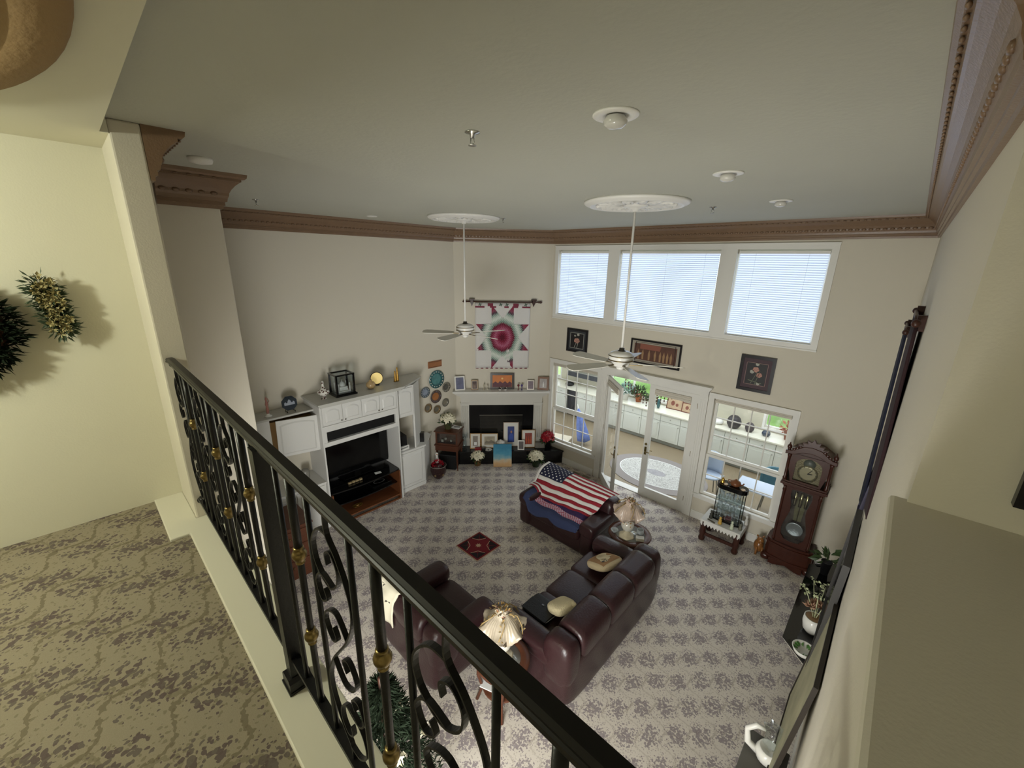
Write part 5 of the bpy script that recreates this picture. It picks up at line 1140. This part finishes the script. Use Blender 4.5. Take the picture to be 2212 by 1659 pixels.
pvase('glass_dish', 'clear glass bowl on the far side of the end table by the loveseat', 'dish', (-2.28, 5.42, .60), [(.04, 0), (.06, .05), (.05, .10), (.045, .10), (.04, .02), (0, .01)], crystal)
obox('box', 'pale box on a black holder on the end table by the loveseat', 'box', (-2.22, 5.30, .60), 30, [(-.06, .06, -.04, .04, 0, .05)], mat('pale_box', 'cfcabb', .4))
obox('magazine', 'white magazines on the lower shelf of the railing-side end table', 'magazine', (-2.42, 2.38, .217), 20, [(-.12, .12, -.09, .09, 0, .012)], paper, bevel=0)
# small rug (axis aligned, seen as a diamond)
t = T('small_rug', 'small square red and black geometric rug with a cream star on the carpet', 'rug', (-4.44, 3.985, 0))
H_ = .27; redr = mat('rug_red', '6e1620', .95); blk = mat('rug_black', '1f1316', .95); crm = mat('rug_cream', 'b79c80', .95)
b = MB(); b.box(-H_, H_, -H_, H_, 0, .008); b.build('rug_edge', crm, t)
b = MB(); b.box(-H_ + .012, H_ - .012, -H_ + .012, H_ - .012, .008, .010); b.build('rug_field', redr, t)
b = MB()
for k in range(4):
    m4 = Matrix.Rotation(k * pi / 2, 4, 'Z'); b.prism([(-.23, -.23), (-.02, -.23), (-.125, -.125)], .010, .0108, mx=m4); b.prism([(.02, -.23), (.23, -.23), (.125, -.14)], .010, .0108, mx=m4)
b.build('black_triangle', blk, t)
b = MB()
for k in range(4):
    m4 = Matrix.Rotation(k * pi / 2, 4, 'Z'); pts = [(-.20, -.20, .0112), (-.06, -.12, .0112), (-.12, -.06, .0112)]; b.tube([m4 @ Vector(p) for p in ((-.22, -.05, .011), (-.10, -.10, .011), (-.05, -.22, .011))], (.006, .002), 4)
b.build('cream_zigzag', crm, t)
b = MB(); pl = [((.055 if i % 2 else .03) * cos(i * pi / 8), (.055 if i % 2 else .03) * sin(i * pi / 8)) for i in range(16)]; b.prism(pl, .0108, .0125); b.build('cream_star', crm, t)
for x, y, l in ((-4.72, 7.27, 'light metal floor vent by the baseboard, left one'), (-4.47, 7.29, 'dark floor vent by the baseboard, right one')):
    t = T('floor_vent', l, 'vent', (x, y, 0), 0, 'floor vents'); b = MB(); b.box(-.11, .11, -.05, .05, 0, .006); b.build('vent_frame', mat('vent_tan', 'a09684', .5), t)
    b = MB()
    for i in range(7): b.box(-.09 + .026 * i, -.078 + .026 * i, -.035, .035, .006, .009)
    b.build('louvres', mat('vent_dark', '4a443c', .5), t)
# ---------------------------------------------------------------- curio case on the low table
t = T('low_table', 'low dark wooden table under a white lace cloth before the right sash window', 'table', (-1.52, 7.10, 0))
for x in (-.27, .27):
    for y in (-.20, .17): b = MB(); b.lathe([(.045, 0), (.055, .04), (.04, .09), (.055, .16), (.045, .22), (.05, .28), (.05, .38)], 14, c=(x, y, 0)); b.build('leg', dkwood, t)
b = MB(); b.box(-.30, .30, -.23, .20, .36, .405); b.build('tabletop', dkwood, t, bevel=.008)
b = MB(); b.box(-.26, .26, -.215, -.195, .10, .16); b.build('stretcher', dkwood, t); b = MB(); b.box(-.26, .26, .165, .185, .10, .16); b.build('stretcher', dkwood, t)
t = T('lace_cloth', 'white lace cloth with zigzag edge on the low table', 'tablecloth', (-1.52, 7.10, .405))
lace = mat('lace_white', 'd6d4cf', .8); b = MB(); b.box(-.315, .315, -.245, .215, .001, .006); b.build('cloth_top', lace, t)
b = MB()
for (ax, L, n) in (('f', .63, 12), ('b', .63, 12), ('l', .46, 9), ('r', .46, 9)):
    for i in range(n):
        s0, s1 = -L / 2 + L * i / n, -L / 2 + L * (i + 1) / n; mm_ = (s0 + s1) / 2
        def q(s, z): return {'f': (s, -.247, z), 'b': (s, .217, z), 'l': (-.317, s - .015, z), 'r': (.317, s - .015, z)}[ax]
        b.add([q(s0, .004), q(s1, .004), q(s1, -.06), q(mm_, -.11), q(s0, -.06)], [(0, 1, 2, 3, 4)])
b.build('lace_edge', lace, t, solid=.003)
t = T('curio_case', 'black framed glass case full of crystal on the lace covered table', 'case', (-1.50, 7.13, .411))
ov = lambda hx, hy, n=8: [(hx - hy + hy * cos(a), hy * sin(a)) for a in [(-pi / 2 + pi * i / n) for i in range(n + 1)]] + [(-hx + hy + hy * cos(a), hy * sin(a)) for a in [(pi / 2 + pi * i / n) for i in range(n + 1)]]
b = MB(); b.prism(ov(.26, .12), 0, .03); b.build('case_base', black_m, t); b = MB(); b.prism(ov(.245, .115), .60, .68); b.build('case_top', black_m, t, bevel=.006)
for x, y in ((-.20, -.10), (.20, -.10), (-.20, .10), (.20, .10)): b = MB(); b.tube([(x, y, .03), (x, y, .60)], .007, 6); b.build('post', black_m, t)
b = MB(); b.box(-.2, .2, -.101, -.099, .03, .6); b.box(-.2, .2, .099, .101, .03, .6); b.build('case_glass', clear, t)
for z in (.22, .40): b = MB(); b.box(-.2, .2, -.095, .095, z, z + .005); b.build('glass_shelf', mat('shelf_glass', 'c8d4d2', .05, trans=.8), t)
rail_b = MB(); rail_b.tube([(-.22, -.105, .14), (-.1, -.12, .12), (.1, -.12, .12), (.22, -.105, .14)], .006, 6); rail_b.build('front_rail', black_m, t)
for i in range(22):
    z = (.03, .225, .405)[i % 3]; x = -.16 + .046 * (i // 3); y = random.uniform(-.06, .06); h = random.uniform(.07, .14)
    pvase('crystal_piece', 'clear crystal piece on the %s level of the black framed case' % ('lowest', 'middle', 'top')[i % 3], 'crystal', (-1.50 + x, 7.13 + y, .411 + z + .001), [(.016, 0), (.005, .01), (.006, h * .4), (.022, h * .7), (.018, h), (.012, h), (.001, h * .6)], crystal, n=10)['group'] = 'crystal pieces in the curio case'
obox('red_trinket_box', 'small dark red box on the lowest level of the crystal case', 'box', (-1.49, 7.10, .444), 10, [(-.06, .06, -.02, .02, 0, .07)], mat('trinket_red', '6a2a30', .4))
Zt = .411 + .681
t = pvase('teapot', 'brown teapot on top of the black crystal case', 'teapot', (-1.47, 7.13, Zt), [(.04, 0), (.075, .02), (.085, .05), (.07, .085), (.03, .10), (.028, .108), (.012, .112), (.016, .125), (0, .13)], mat('brown_clay', '7a4c30', .3))
b = MB(); b.tube([(.07, 0, .04), (.11, 0, .06), (.125, 0, .09)], .012, 7); b.build('spout', M['brown_clay'], t); b = MB(); b.tube([(-.07, 0, .08), (-.115, 0, .075), (-.11, 0, .035), (-.075, 0, .03)], .008, 7); b.build('handle', M['brown_clay'], t)
t = pvase('ornament', 'gold crowned crystal ornament left of the teapot on the case', 'ornament', (-1.66, 7.10, Zt), [(.035, 0), (.04, .02), (.02, .04), (.03, .06), (.012, .09), (0, .1)], mat('gold_shine', 'd2a850', .2, metal=.9), n=12)
b = MB(); b.ball((-.01, .02, .11), .018, 8, 6); b.build('crystal_finial', crystal, t)
for x, l in ((-1.60, 'cream tealight dish left before the teapot'), (-1.33, 'cream tealight dish right before the teapot')):
    t = pvase('candle', l, 'candle', (x, 7.07, Zt), [(.03, 0), (.036, .012), (.032, .016), (.001, .014)], mat('wax_cream', 'd8bfa0', .4), n=14)
for x, y, h, c, l, nm in ((-1.72, 7.0, .15, '3a3a32', 'dark leafy figurine at the left corner of the lace cloth', 'figurine'), (-1.55, 6.93, .13, 'c9a24c', 'yellow figurine on the lace cloth before the case', 'figurine'), (-1.36, 6.92, .14, 'c8d0b8', 'pale green figurine on the lace cloth before the case', 'figurine'), (-1.25, 7.0, .10, '6f6d5e', 'mossy grey figurine at the right corner of the lace cloth', 'figurine'), (-1.22, 7.22, .16, 'd8d6d0', 'white and black panda-like figurine behind the right corner of the case', 'figurine')):
    pvase(nm, l, 'figurine', (x, y, .412), [(.03, 0), (.034, .02), (.022, h * .35), (.028, h * .55), (.012, h * .7), (.022, h * .85), (.016, h), (0, h * 1.02)], mat('fg_' + c, c, .4), n=12)
obox('remote', 'dark slim comb shaped object lying on the lace cloth', 'trinket', (-1.68, 6.90, .412), -20, [(-.07, .07, -.012, .012, 0, .015)], mat('bronze_dark', '4a4434', .4))
t = T('dog_figurine', 'golden brown animal figurine sitting on the carpet by the clock', 'figurine', (-.97, 7.22, 0), 20)
gb = mat('golden_brown', '8a5a2c', .3, var=.5, vscale=16, coat=.4)
b = MB(); b.ball((0, .03, .12), (.075, .09, .12), 14, 10); b.ball((0, -.02, .25), (.055, .06, .06), 12, 8); b.build('body', gb, t)
b = MB(); b.ball((0, -.08, .235), (.025, .03, .02), 8, 6); b.build('muzzle', gb, t)
for s in (-1, 1):
    b = MB(); b.tube([(s * .04, -.05, .14), (s * .045, -.075, .0)], .018, 8); b.build('leg', gb, t); b = MB(); b.leaf((s * .035, 0, .29), (s * .4, .1, 1), .05, .035); b.build('ear', gb, t, solid=.006)
# ---------------------------------------------------------------- grandfather clock
gc = T('grandfather_clock', 'tall carved cherry grandfather clock with brass dial in the right corner', 'clock', (-.56, 7.27, 0))
def gbx(name, mt, boxes, bevel=.006):
    b = MB()
    for q in boxes: b.box(*q)
    return b.build(name, mt, gc, bevel=bevel)
b = MB(); pl = [(-.33, .17), (-.33, -.12), (-.28, -.17)] + [(-.28 + .56 * i / 10, -.17 - .05 * sin(pi * i / 10)) for i in range(1, 10)] + [(.28, -.17), (.33, -.12), (.33, .17)]
b.prism(pl, .10, .14); b.prism([(p[0] * .95, p[1] * .95) for p in pl], .14, .34); b.prism([(p[0] * .99, p[1] * .99) for p in pl], .34, .37); b.prism([(p[0] * .93, p[1] * .92) for p in pl], .37, .41); b.build('bombe_base', cherry, gc)
for s in (-1, 1):
    for yy in (-.12, .13): b = MB(); b.cush((s * .29, yy, .055), (.065, .065, .055), 3, 6); b.build('bracket_foot', cherry, gc)
b = MB(); b.prism([(-.23, 0), (-.15, 0), (0, .05), (.15, 0), (.23, 0), (.23, .10), (-.23, .10)], -.20, -.16, axis='y'); b.build('scalloped_apron', cherry, gc)
gbx('waist_back', cherry, [(-.245, .245, .13, .165, .41, 1.42)]); gbx('waist_side', cherry, [(-.245, -.22, -.13, .13, .41, 1.42)]); gbx('waist_side', cherry, [(.22, .245, -.13, .13, .41, 1.42)])
b = MB(); out = [(-.245, .41), (.245, .41), (.245, 1.42), (-.245, 1.42)]
inn = [(.0, .47), (.10, .49), (.15, .56), (.165, .68), (.13, .86), (.10, 1.0), (.11, 1.15), (.14, 1.28), (.13, 1.36), (0, 1.37), (-.13, 1.36), (-.14, 1.28), (-.11, 1.15), (-.10, 1.0), (-.13, .86), (-.165, .68), (-.15, .56), (-.10, .49)]
def ringface(b, inn, ofn, y0, y1):
    n = len(inn); outp = [ofn(p) for p in inn]; vs = [(p[0], y0, p[1]) for p in inn] + [(p[0], y0, p[1]) for p in outp] + [(p[0], y1, p[1]) for p in inn] + [(p[0], y1, p[1]) for p in outp]
    fs = []
    for i in range(n):
        j = (i + 1) % n; fs += [(i, j, n + j, n + i), (i, 2 * n + i, 2 * n + j, j), (2 * n + i, 3 * n + i, 3 * n + j, 2 * n + j)]
    b.add(vs, fs)
def rect_proj(cx, cz, hx, hz):
    def f(p):
        dx, dz = p[0] - cx, p[1] - cz; s = min(hx / abs(dx) if abs(dx) > 1e-6 else 1e9, hz / abs(dz) if abs(dz) > 1e-6 else 1e9); return (cx + dx * s, cz + dz * s)
    return f
wi = [(.0, .47), (.10, .49), (.15, .56), (.165, .68), (.15, .78), (.12, .90), (.10, 1.0), (.105, 1.1), (.125, 1.2), (.14, 1.28), (.13, 1.36), (0, 1.375), (-.13, 1.36), (-.14, 1.28), (-.125, 1.2), (-.105, 1.1), (-.10, 1.0), (-.12, .90), (-.15, .78), (-.165, .68), (-.15, .56), (-.10, .49)]
b = MB(); ringface(b, wi, rect_proj(0, .915, .245, .505), -.15, -.125); b.build('waist_door', cherry, gc)
b = MB(); b.box(-.2, .2, -.132, -.129, .45, 1.39); b.build('waist_glass', clear, gc)
gbx('case_lining', mat('clock_lining', '4a3a30', .4), [(-.22, .22, .10, .13, .41, 1.42)])
b = MB(); b.tube([(0, .0, .70), (0, .0, 1.40)], .006, 6); b.build('pendulum_rod', brass, gc)
b = MB(); b.lathe([(.001, 0), (.075, .003), (.10, .010), (.115, .012), (.12, .004), (.12, 0)], 32, mx=Matrix.Translation((0, -.02, .64)) @ Matrix.Rotation(pi / 2, 4, 'X')); b.build('pendulum_bob', mat('bob_silver', 'a5a8a8', .3, metal=.8, bump=.4, bscale=60), gc)
b = MB(); b.prism([(-.05, .78), (.05, .78), (.07, 1.06), (.05, 1.20), (-.05, 1.20), (-.07, 1.06)], .01, .02, axis='y'); b.build('pendulum_lyre', mat('lyre_brass', '76704f', .3, metal=.8, bump=.3, bscale=40), gc)
for x in (-.075, 0, .075): b = MB(); b.lathe([(.001, 1.06), (.024, 1.07), (.024, 1.30), (.001, 1.31)], 14, c=(x, -.06, 0)); b.build('weight', mat('weight_brass', 'b9ab80', .2, metal=1), gc)
for s in (-1, 1):
    b = MB(); b.lathe([(.022, .43), (.028, .46), (.018, .49), (.02, 1.30), (.028, 1.33), (.02, 1.36), (.026, 1.40)], 12, c=(s * .232, -.150, 0)); b.build('waist_column', cherry, gc)
gbx('waist_cornice', cherry, [(-.27, .27, -.17, .17, 1.40, 1.43), (-.30, .30, -.20, .17, 1.43, 1.47), (-.285, .285, -.185, .17, 1.47, 1.50)])
gbx('hood_side', cherry, [(-.275, -.245, -.15, .17, 1.50, 1.93)]); gbx('hood_side', cherry, [(.245, .275, -.15, .17, 1.50, 1.93)])
hi = [(.165, 1.53), (.165, 1.80)] + [(.165 * cos(a), 1.80 + .12 * sin(a)) for a in [pi * i / 10 for i in range(1, 10)]] + [(-.165, 1.80), (-.165, 1.53), (0, 1.53)]
b = MB(); ringface(b, hi, rect_proj(0, 1.725, .275, .225), -.17, -.14); b.build('hood_door', cherry, gc)
b = MB(); b.prism(hi, -.125, -.115, axis='y'); b.build('dial_plate', mat('dial_plate_brass', '5c5742', .35, metal=.6, bump=.5, bscale=70), gc)
b = MB(); b.lathe([(.095, 0), (.13, 0), (.13, .006), (.095, .006)], 36, mx=Matrix.Translation((0, -.126, 1.67)) @ Matrix.Rotation(pi / 2, 4, 'X')); b.build('chapter_ring', mat('chapter_ring_pale', '7c785f', .35, metal=.4), gc)
b = MB()
for k in range(12): a = 2 * pi * k / 12; b.box(-.004, .004, -.135, -.132, .100, .124, mx=Matrix.Translation((0, 0, 1.67)) @ Matrix.Rotation(a, 4, 'Y'))
o = b.build('hour_mark', blackm, gc); o['kind'] = 'stuff'
b = MB(); b.box(-.004, .004, -.140, -.136, 0, .085, mx=Matrix.Translation((0, 0, 1.67)) @ Matrix.Rotation(radians(35), 4, 'Y')); b.build('minute_hand', blackm, gc); b = MB(); b.box(-.005, .005, -.144, -.141, 0, .06, mx=Matrix.Translation((0, 0, 1.67)) @ Matrix.Rotation(radians(80), 4, 'Y')); b.build('hour_hand', blackm, gc)
b = MB(); b.lathe([(.001, 0), (.075, 0), (.075, .004), (.001, .004)], 28, mx=Matrix.Translation((0, -.126, 1.825)) @ Matrix.Rotation(pi / 2, 4, 'X')); b.build('moon_dial', mat('moon_slate', '5a5f58', .4), gc)
for s in (-1, 1):
    b = MB(); b.lathe([(.026, 1.50), (.03, 1.53), (.02, 1.56), (.022, 1.88), (.03, 1.91), (.026, 1.94)], 12, c=(s * .262, -.168, 0)); b.build('hood_column', cherry, gc)
b = MB(); ar = [(-.32, 1.93), (-.32, 1.99), (-.26, 2.0), (-.20, 2.04), (-.11, 2.10), (0, 2.12), (.11, 2.10), (.20, 2.04), (.26, 2.0), (.32, 1.99), (.32, 1.93), (.20, 1.95), (.11, 2.0), (0, 2.02), (-.11, 2.0), (-.20, 1.95)]
b.prism([(-.29, 1.92), (.29, 1.92), (.24, 1.99), (.11, 2.07), (0, 2.09), (-.11, 2.07), (-.24, 1.99)], -.16, .17, axis='y'); b.build('arched_top', cherry, gc)
b = MB(); b.prism(ar, -.21, -.15, axis='y'); b.build('arch_moulding', cherry, gc, bevel=.008)
b = MB(); cr_ = [(x * 1.25, 2.08 + (z - 2.10) * 1.35) for x, z in [(-.13, 2.09), (-.15, 2.13), (-.10, 2.13), (-.11, 2.16), (-.06, 2.16), (-.07, 2.20), (-.025, 2.185), (0, 2.225), (.025, 2.185), (.07, 2.20), (.06, 2.16), (.11, 2.16), (.10, 2.13), (.15, 2.13), (.13, 2.09), (0, 2.11)]]; b.prism(cr_, -.20, -.155, axis='y'); b.build('carved_crest', cherry, gc, bevel=.005)
for s in (-1, 1):
    b = MB(); b.lathe([(.03, 1.985), (.018, 2.0), (.032, 2.03), (.03, 2.06), (.014, 2.08), (.006, 2.11), (0, 2.12)], 12, c=(s * .285, -.165, 0)); b.build('finial', cherry, gc)
    b = MB()
    for k in range(3): b.cush((s * (.15 + .035 * k), -.20, 2.085 - .028 * k), (.026, .016, .018), 2.5, 5)
    b.build('carved_scroll', cherry, gc)
# ---------------------------------------------------------------- pictures on the window wall
def wpic(label, x0, x1, z0, z1, fm, mm, am, fw, mw, decor): return bframe('wall_picture', label, 'picture', ((x0 + x1) / 2, YW - .001, z0), 0, x1 - x0, z1 - z0, 0, fm, am, mm, fw, mw, .03, decor=decor)
pinkp = mat('art_pink', 'b98a7c', .6); palep = mat('art_pale', 'b3b3a8', .6); artd = mat('art_black', '211f20', .5)
fl = lambda cx, cz, r, n=5: [[(cx, cz), (cx + r * cos(2 * pi * i / n + .5), cz + r * .8 * sin(2 * pi * i / n + .5)), (cx + r * 1.1 * cos(2 * pi * (i + .5) / n + .5), cz + r * .88 * sin(2 * pi * (i + .5) / n + .5)), (cx + r * cos(2 * pi * (i + .9) / n + .5), cz + r * .8 * sin(2 * pi * (i + .9) / n + .5))] for i in range(n)]
def rimline(e, t_): return [[(-.5 + e, e), (.5 - e, e), (.5 - e, e + t_), (-.5 + e, e + t_)], [(-.5 + e, 1 - e - t_), (.5 - e, 1 - e - t_), (.5 - e, 1 - e), (-.5 + e, 1 - e)], [(-.5 + e, e), (-.5 + e + t_, e), (-.5 + e + t_, 1 - e), (-.5 + e, 1 - e)], [(.5 - e - t_, e), (.5 - e, e), (.5 - e, 1 - e), (.5 - e - t_, 1 - e)]]
stems = [[(-.12, .22), (.02, .55), (.03, .55), (-.10, .22)], [(.0, .2), (.1, .6), (.11, .6), (.02, .2)], [(-.2, .3), (.2, .25), (.2, .27), (-.2, .32)]]
wpic('black framed picture of a pink blossom above the left sash window', -5.335, -4.80, 2.765, 3.28, black_f, mat('mat_charcoal', '34363a', .6), artd, .045, .06, [('inner_line', palep, rimline(.17, .015)), ('blossom', pinkp, fl(0, .5, .13)), ('small_blossom', palep, fl(.05, .76, .06) + fl(-.1, .70, .045)), ('stem', palep, stems[:2])])
wpic('black framed picture of pale flowers above the right sash window', -1.805, -1.30, 2.675, 3.27, black_f, mat('mat_plum', '48353c', .6), artd, .05, .06, [('inner_line', mat('art_rose', '9c7f78', .6), rimline(.19, .012)), ('blossom', pinkp, fl(-.02, .62, .09) + fl(.10, .48, .08)), ('small_blossom', palep, fl(.0, .77, .05) + fl(-.12, .55, .06) + fl(.1, .24, .05)), ('stem', mat('art_green', '6f7562', .6), stems)])
wpic('wide dark framed picture of figures on a rust ground behind the nearer fan', -3.79, -2.79, 2.785, 3.26, black_f, mat('mat_grey', 'a19a8c', .6), mat('rust_canvas', '5b3c30', .6, var=.5, vscale=9), .03, .05, [('inner_frame', mat('dark_line', '2d201c', .5), rimline(.105, .012)), ('rust_sky', mat('rust_sky', '8a5444', .6), [[(-.30, .62), (.10, .62), (.12, .82), (-.30, .84)]]), ('figure', mat('ochre_figure', '9a7a58', .6), [[(x, .2), (x + .03, .2), (x + .035, .45), (x + .015, .62), (x - .01, .45)] for x in (-.34, -.25, -.12, 0, .1, .17, .24, .31)])])
# ---------------------------------------------------------------- right wall: hangings, console, flowers
def hang(label, y0, y1, z0, z1, x, c):
    t = T('wall_hanging', label, 'hanging', (XR, (y0 + y1) / 2, z0), -90); w = (y1 - y0) / 2; d = XR - x
    m_ = mat('hanging_' + c, c, .85, var=.3, vscale=5)
    b = MB(); b.grid(lambda u, v: (-w + 2 * w * u, -d + .012 * sin(u * 14) * (1 - v * .5) + .07 * (1 - v) * .6, (z1 - z0) * v), 24, 10); b.build('cloth', m_, t, solid=.02)
    b = MB(); b.tube([(-w - .06, -d - .0, z1 - z0), (w + .06, -d, z1 - z0)], .014, 8); b.build('rod', dkwood, t)
    for s in (-1, 1): b = MB(); b.box(s * w * .95 - .02, s * w * .95 + .02, -d, -.001, z1 - z0 - .06, z1 - z0 + .05); b.box(min(s * w * .95, s * (w + .08)), max(s * w * .95, s * (w + .08)), -d - .01, -d + .01, z1 - z0 - .01, z1 - z0 + .01); b.ball((s * (w + .08), -d, z1 - z0), .028, 10, 8); b.build('bracket', dkwood, t)
hang('dark navy cloth hanging high on the right wall, seen edge on', 5.75, 6.6, 2.05, 4.05, .045, '1c1f33')
hang('dark maroon cloth hanging on the right wall, the nearer one, seen edge on', 4.0, 5.1, 2.75, 4.30, .070, '2a1418')
bframe('wall_picture', 'violet grey picture low on the right wall under the navy hanging', 'picture', (XR - .001, 5.7, 1.95), -90, .5, .55, 4, mat('violet_frame', '3a3650', .4), mat('violet_art', '5c5878', .5), fw=.03, th=.05)
bframe('wall_picture', 'thick charcoal framed mirror seen edge on above the black console', 'picture', (XR - .055, 4.55, 1.15), -90, 1.15, 1.15, 2.4, mat('charcoal_frame', '3c3a38', .4), mat('dark_glass', '1a1a1c', .1), fw=.05, th=.05)
bframe('wall_picture', 'cream and green painting in a dark frame near the bottom of the right wall', 'picture', (XR - .135, 3.55, .62), -90, 1.15, 1.30, 5.5, mat('dark_slim_frame', '2c2620', .4), mat('cream_green_art', 'a7a385', .6, var=.5, vscale=3), fw=.02, th=.03)
cs = T('console_table', 'black demi-hexagon console table with pale edge along the right wall', 'table', (XR, 5.49, 0), -90)
b = MB(); b.prism([(-1.13, -.012), (-.79, -.355), (.79, -.355), (1.13, -.012)], .735, .755); b.build('tabletop', black_m, cs)
b = MB(); b.prism([(-1.12, -.015), (-.785, -.345), (.785, -.345), (1.12, -.015)], .715, .735); b.build('table_edge', mat('edge_pale', 'c4c0b6', .4), cs)
for x in (-.1, -.62): b = MB(); b.box(x - .03, x + .03, -.24, -.05, 0, .715); b.build('leg', black_m, cs)
t = T('flower_vase', 'white pot with pinkish protea and pale blossoms on the black console', 'vase', (-.02, 4.98, .756))
b = MB(); b.lathe([(.055, 0), (.085, .04), (.10, .12), (.095, .20), (.085, .20), (.088, .12), (.001, .08)], 22); b.build('pot', wht, t)
b = MB(); b.lathe([(.086, .192), (.080, .198), (.001, .19)], 20); b.build('pot_fill', mat('tan_fill', '8c6f4e', .8), t)
b = MB()
for (cx, cy, cz) in ((-.06, .02, .28), (.02, .06, .30), (-.02, .10, .27)):
    for i in range(26): a = i * 2.399; e = i / 26; b.leaf((cx, cy, cz), (cos(a) * (.3 + e), sin(a) * (.3 + e), 1 - e * .5), .09, .03)
o = b.build('protea', mat('dusty_peach', 'b8937a', .6, var=.2), t); o['kind'] = 'stuff'
b = MB()
for k in range(7):
    a = k * .9 + .3; tip = (.13 * cos(a) - .03, .14 * sin(a) + .12, .42 + .03 * (k % 3)); b.tube([(0, 0, .15), (tip[0] * .5, tip[1] * .5, .32), tip], .004, 5)
    for q in range(9): b.leaf((tip[0] + random.gauss(0, .02), tip[1] + random.gauss(0, .02), tip[2] + random.gauss(0, .02)), (random.gauss(0, 1), random.gauss(0, 1), random.gauss(.3, 1)), .04, .025)
o = b.build('blossom_spray', mat('pale_green_bloom', 'c3c9a0', .6, var=.2), t); o['kind'] = 'stuff'
t = pvase('bowl', 'white bowl with green leaf pattern on the near end of the black console', 'bowl', (-.03, 4.58, .756), [(.04, 0), (.09, .03), (.11, .08), (.10, .08), (.08, .04), (.001, .02)], wht)
b = MB()
for k in range(14): a = k * 2.4; b.leaf((.05 * cos(a), .05 * sin(a), .05), (cos(a), sin(a), .5), .06, .035)
b.build('leaves', mat('bright_leaf', '5c8a4a', .5), t)
pot_plant('small green plant leaning out at the far end of the black console', (-.06, 6.20, .756), blackm, .12, .40, green_m, 26, .14)
obox('tray', 'small dark tray on the far end of the black console', 'tray', (-.12, 6.35, .756), 30, [(-.05, .05, -.02, .02, 0, .012)], blackm)
# lower right corner
t = T('side_stand', 'dark stand in the lower right corner by the right wall', 'table', (-.07, 3.28, 0))
b = MB(); b.box(-.17, .15, -.30, .30, .52, .55); b.build('stand_top', mat('grey_top', '5d5a54', .4), t, bevel=.005)
for x in (-.14, .12):
    for y in (-.26, .26): b = MB(); b.box(x - .02, x + .02, y - .02, y + .02, 0, .52); b.build('leg', blackm, t)
t = T('swan_planter', 'white ceramic swan planter wrapped in clear film at the bottom right', 'planter', (-.06, 3.38, .551))
b = MB(); b.lathe([(.05, 0), (.09, .04), (.10, .10), (.08, .15), (.07, .15), (.001, .10)], 22); b.build('planter_body', wht, t)
b = MB(); b.tube([(-.08, 0, .04), (-.16, -.02, .10), (-.18, -.01, .22), (-.12, 0, .30), (-.06, .02, .29)], .025, 10, rs=[.03, .028, .022, .022, .016]); b.build('swan_neck', wht, t)
b = MB(); b.lathe([(.03, .16), (.06, .22), (.05, .30), (.07, .38), (.001, .36)], 12, wav=lambda r, z, a, k: (r * (1 + .25 * cos(5 * a + k)), z)); b.build('clear_wrap', clear, t)
bframe('photo_frame', 'grey picture in a white frame lying at the bottom edge of the view', 'picture', (-.15, 2.98, .552), -60, .26, .20, 80, wht, mat('grey_art', '6f6f6c', .5), fw=.012)
bframe('wall_picture', 'black framed picture on the dark wall at the right picture edge', 'picture', (.60, 1.569, 4.08), 0, .60, .5, 0, black_f, mat('dark_art', '1c1a1a', .4), fw=.04, th=.03)
# artificial tree beneath the landing
t = T('christmas_tree', 'dark green artificial tree with cream blossoms below the landing edge', 'tree', (-2.20, 1.02, 0))
b = MB(); b.lathe([(.16, 0), (.20, .25), (.21, .27), (.15, .27), (.001, .25)], 18); b.build('pot', blackm, t)
b = MB(); b.tube([(0, 0, .2), (0, 0, 1.75)], .02, 8); b.build('trunk', dkwood, t)
b = MB()
for i in range(5200):
    h = random.random() ** .8; z = .45 + 1.25 * h; R = .42 * (1 - h) + .05; a = random.uniform(0, 2 * pi); q = R * random.uniform(.35, 1.05); p = (q * cos(a), q * sin(a), z - .1 * q)
    b.leaf(p, (cos(a) + random.gauss(0, .5), sin(a) + random.gauss(0, .5), random.gauss(.1, .4)), .075, .014)
o = b.build('needles', dkgreen, t); o['kind'] = 'stuff'
for i in range(9):
    a = i * 2.4 + .5; h = .15 + .09 * i; z = .5 + 1.15 * h; R = .42 * (1 - h) + .04; p = Vector((R * cos(a), R * sin(a), z)); b = MB()
    for k in range(7): b.leaf(p, (cos(a) * .5 + cos(k), sin(a) * .5 + sin(k), sin(k * 2)), .07, .05)
    b.build('blossom', cream, t)
t = T('chest', 'reddish brown wooden chest beside the base cabinet behind the railing', 'chest', (-6.1, 1.55, 0), 90)
b = MB(); b.box(-.35, .30, -.30, .35, .0, .86); b.build('chest_body', midwood, t, bevel=.008); b = MB(); b.box(-.37, .32, -.32, .36, .86, .89); b.build('chest_top', midwood, t, bevel=.005)
for z in (.12, .38, .62): b = MB(); b.box(-.32, .27, -.315, -.30, z, z + .2); d = b.build('drawer', midwood, t, bevel=.004); b = MB(); b.ball((-.02, -.325, z + .1), .015, 8, 6); b.build('knob', brass, d)
for x, y, r, h, c, l, nm in ((-6.9, 2.0, .06, .18, '1b1b1d', 'black phone-like box on the low cabinet counter', 'box'), (-7.0, 2.25, .07, .2, '8f8c84', 'grey glass jar on the low cabinet counter', 'jar')):
    pvase(nm, l, nm, (x, y, .921), [(r * .8, 0), (r, h * .3), (r, h * .8), (r * .7, h), (.001, h)], mat('sm_' + c, c, .3), n=12)
#@@REST
